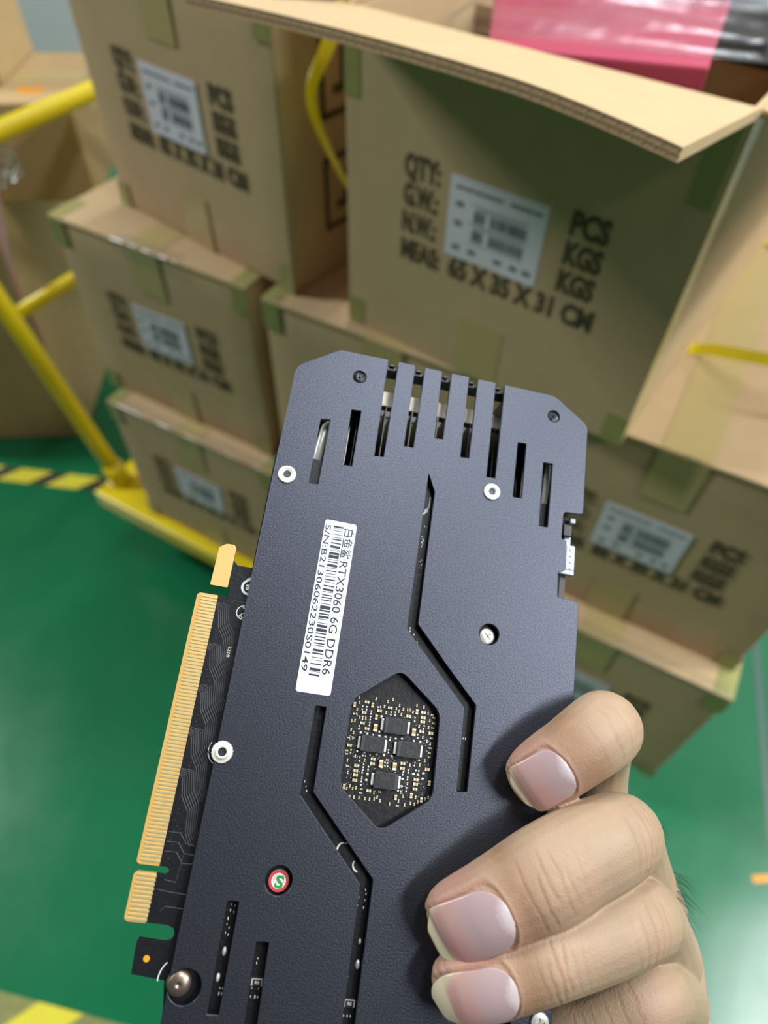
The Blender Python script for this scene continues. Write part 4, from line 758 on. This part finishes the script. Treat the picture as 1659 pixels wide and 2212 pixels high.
for k, nm in enumerate(names):
    on = fid == k
    if nm in NAIL:
        s0, ln, hw, off = NAIL[nm]
        mixin(lin(176, 130, 116), on*np.exp(-((sv-7)/9)**2)*.75)                 # rosy fingertip sides
        mixin(lin(150, 114, 86), on*np.exp(-((sv-(s0+ln+4))/4.5)**2)*(dv > 0)*.75)   # tan skin behind the nail
        mixin(lin(180, 152, 126), on*np.exp(-((sv-(s0+ln+17))/6)**2)*.5)
        # nail fold: a soft rim around the plate, sunk bed below it
        es = np.maximum(np.abs(lv-off)/hw, 0); inside = on*(dv > 0.1)
        dy = np.where(sv > s0+ln-3.2, np.sqrt(np.maximum(0, ((sv-(s0+ln-3.2))/3.2))**2+es**2), es)
        disp += inside*(sv > s0+1)*(.22*np.exp(-((dy-1.14)/.11)**2) - .35*(dy < 1.0))
        mixin(lin(156, 108, 86), inside*(sv > s0+2.5)*np.exp(-((dy-1.05)/.05)**2)*.55)
    for s0, dep, wid, lo, hi, ph in CREASE.get(nm, ()):
        wob = .20*ns(lv*2.2+ph, 1.0)+ph*0.0 + 1.1*lv*lv
        x = sv-(s0+wob); win = on*(dv > -.2)*(lv > lo)*(lv < hi)*np.clip((lv-lo)/.2, 0, 1)*np.clip((hi-lv)/.2, 0, 1)
        g = np.exp(-(x/wid)**2)*win
        disp -= .8*dep*g; mixin(lin(140, 100, 76), g*min(.6, dep*2.4)); disp += .2*dep*np.exp(-((x-1.3*wid*2)/(wid*2))**2)*win
    if nm in {'index': [(33, 4, 0)], 'middle': [(28.5, 4, 0), (58, 4.5, 0)], 'ring': [(28, 3.5, 0), (57, 4.5, 0.1)], 'pinky': [(27, 4.5, -0.1)]}:
        for s0, wd, l0 in {'index': [(33, 4, 0)], 'middle': [(28.5, 4, 0), (58, 4.5, 0)], 'ring': [(28, 3.5, 0), (57, 4.5, 0.1)], 'pinky': [(27, 4.5, -0.1)]}[nm]:
            g = on*np.exp(-((sv-s0)/wd)**2-((lv-l0)/.6)**2)*(dv > 0); mixin(lin(196, 150, 128), g*.18); disp += .3*g
pal = (fid == names.index('palm'))
mixin(lin(186, 150, 124), pal*.5)
mot = ns(co[:, 0]*.21+co[:, 1]*.13, 1)*ns(co[:, 1]*.17-co[:, 2]*.2, 1); mixin(lin(186, 142, 118), np.clip(mot*.12, 0, .3))
mixin(lin(96, 60, 48), np.exp(-((co-np.array([95.6, -21.8, 23]))**2).sum(1)/.07)*.9)
co2 = (co+no*disp[:, None])*mm
hm.vertices.foreach_set('co', co2.ravel()); hm.update()
ca = hm.color_attributes.new('skin_tone', 'FLOAT_COLOR', 'POINT')
ca.data.foreach_set('color', np.concatenate([tone, np.ones((nv, 1))], 1).ravel())
hm.materials.clear(); hm.materials.append(hand_mat); hm.name = 'hand'
hand = bpy.data.objects.new('person_hand', hm); col.objects.link(hand); hand.matrix_world = CARD_M
tag(hand, 'bare light-skinned hand curling its fingers over the right edge of the black graphics card', 'hand')
FREE = dict(index=2.8, middle=3.6, ring=3.4)
# nails
nail_mat = bpy.data.materials.new('fingernail'); nail_mat.use_nodes = True
b = nail_mat.node_tree.nodes['Principled BSDF']; b.inputs['Roughness'].default_value = 0.28; b.inputs['Specular IOR Level'].default_value = 0.5
at = nail_mat.node_tree.nodes.new('ShaderNodeAttribute'); at.attribute_name = 'nail_tone'; nail_mat.node_tree.links.new(at.outputs['Color'], b.inputs['Base Color'])
def at_s(c, s): 
    s = max(s, 0.0); out = []
    for key in ('S', 'T', 'L', 'D'): out.append(np.array([np.interp(s, c['s'], c[key][:, j]) for j in range(c[key].shape[1])]))
    return out
for nm, (s0, ln, hw, off) in NAIL.items():
    c = chains[nm]; NU, NV = 44, 32; bm = bm_new(); G = {}; tones = []
    mid = at_s(c, s0+ln*.62); base_d = mid[0][4]
    for i in range(NU+1):
        f = i/NU; s = s0+f*ln
        # half width profile: rounded cuticle, straight sides, rounded free edge
        pr = 1.0
        if f > .70: pr = math.sqrt(max(0, 1-((f-.70)/.305)**2))
        if f < .34: pr = math.sqrt(max(0.0, 1-((.34-f)/.37)**2))
        S_, T_, L_, D_ = at_s(c, s); S_[:3] += T_*min(0.0, s); L_ /= np.linalg.norm(L_); D_ /= np.linalg.norm(D_)
        if s < c['s'][0]: S_ = S_.copy()
        hwm = mid[0][3]*hw
        for j in range(NV+1):
            g = (2*j/NV-1)*pr; lat = mid[0][3]*off + g*hwm
            # follows the fingertip's section but flatter; free edge keeps level with the bed
            e = min(1, abs(lat)/mid[0][3]); prof = .22+.78*math.sqrt(max(0, 1-e*e))
            hgt = max((S_[4]+.30)*prof, base_d*(1.0-0.40*(1-f)**1.6)*prof) - .45*max(0, (f-.88)/.12)**2
            q = S_[:3]+L_*lat+D_*hgt
            G[i, j] = bm.verts.new(q*mm)
            gg = min(1.0, abs(g)); edge = (f-.55*max(0.0, .34-.37*math.sqrt(1-gg*gg)))*ln - FREE[nm]
            if edge < 0: t = lin(188, 180, 150)
            else:
                t = lin(180, 142, 132)*(1-min(1, edge/8))+lin(172, 148, 148)*min(1, edge/8)
                t = t*(1-.5*math.exp(-(edge/1.0)**2))+lin(204, 170, 160)*.5*math.exp(-(edge/1.0)**2)
                t = t+(lin(184, 96, 98)-t)*.28*math.exp(-((edge-3.0)/2.8)**2-((g-.4)/.6)**2)
                lun = math.hypot((f-1.0)*ln/3.0, g/.62)
                if lun < 1: t = t*(.4)+lin(206, 196, 198)*.6 if lun < .75 else t*.7+lin(206, 196, 198)*.3
            tones.append(t)
    for i in range(NU):
        for j in range(NV): bm.faces.new((G[i, j], G[i+1, j], G[i+1, j+1], G[i, j+1]))
    bmesh.ops.recalc_face_normals(bm, faces=bm.faces)
    me = bpy.data.meshes.new('fingernail'); bm.to_mesh(me); bm.free(); me.materials.append(nail_mat)
    a = me.color_attributes.new('nail_tone', 'FLOAT_COLOR', 'POINT'); a.data.foreach_set('color', np.concatenate([np.array(tones), np.ones((len(tones), 1))], 1).ravel())
    for p in me.polygons: p.use_smooth = True
    o = bpy.data.objects.new('fingernail', me); col.objects.link(o); o.parent = hand
    so = o.modifiers.new('t', 'SOLIDIFY'); so.thickness = 0.0004; so.offset = -1
# hairs on the backs of the proximal joints
bm = bm_new(); hr = random.Random(4)
HAIRS = [((132.9, -3.6, -6), (139.7, -6.4, -8), 20, 1.6), ((152.4, -22.9, -26), (158.5, -24.6, -24), 30, 2.4), ((157.4, -29.6, -30), (163.3, -33.4, -28), 22, 2.2)]
for p0, p1, n_, spread in HAIRS:
    for k in range(n_):
        a = Vector(p0)+Vector((hr.uniform(-1, 1)*spread, hr.uniform(-1, 1)*spread*1.6, hr.uniform(-1, 1)*spread)); d = (Vector(p1)-Vector(p0))*hr.uniform(.6, 1.15)
        d += Vector((hr.uniform(-1.4, 1.4), hr.uniform(-2, 2), hr.uniform(-1.5, 1.5)))
        pts = [(a+d*t+Vector((0, -2.2*t*t, 0)))*mm for t in (0, .25, .5, .75, 1)]
        tube(bm, pts, [.07*mm, .07*mm, .06*mm, .045*mm, .015*mm], 4)
tag(obj('hair', bm, M['hair'], hand), kind='stuff')
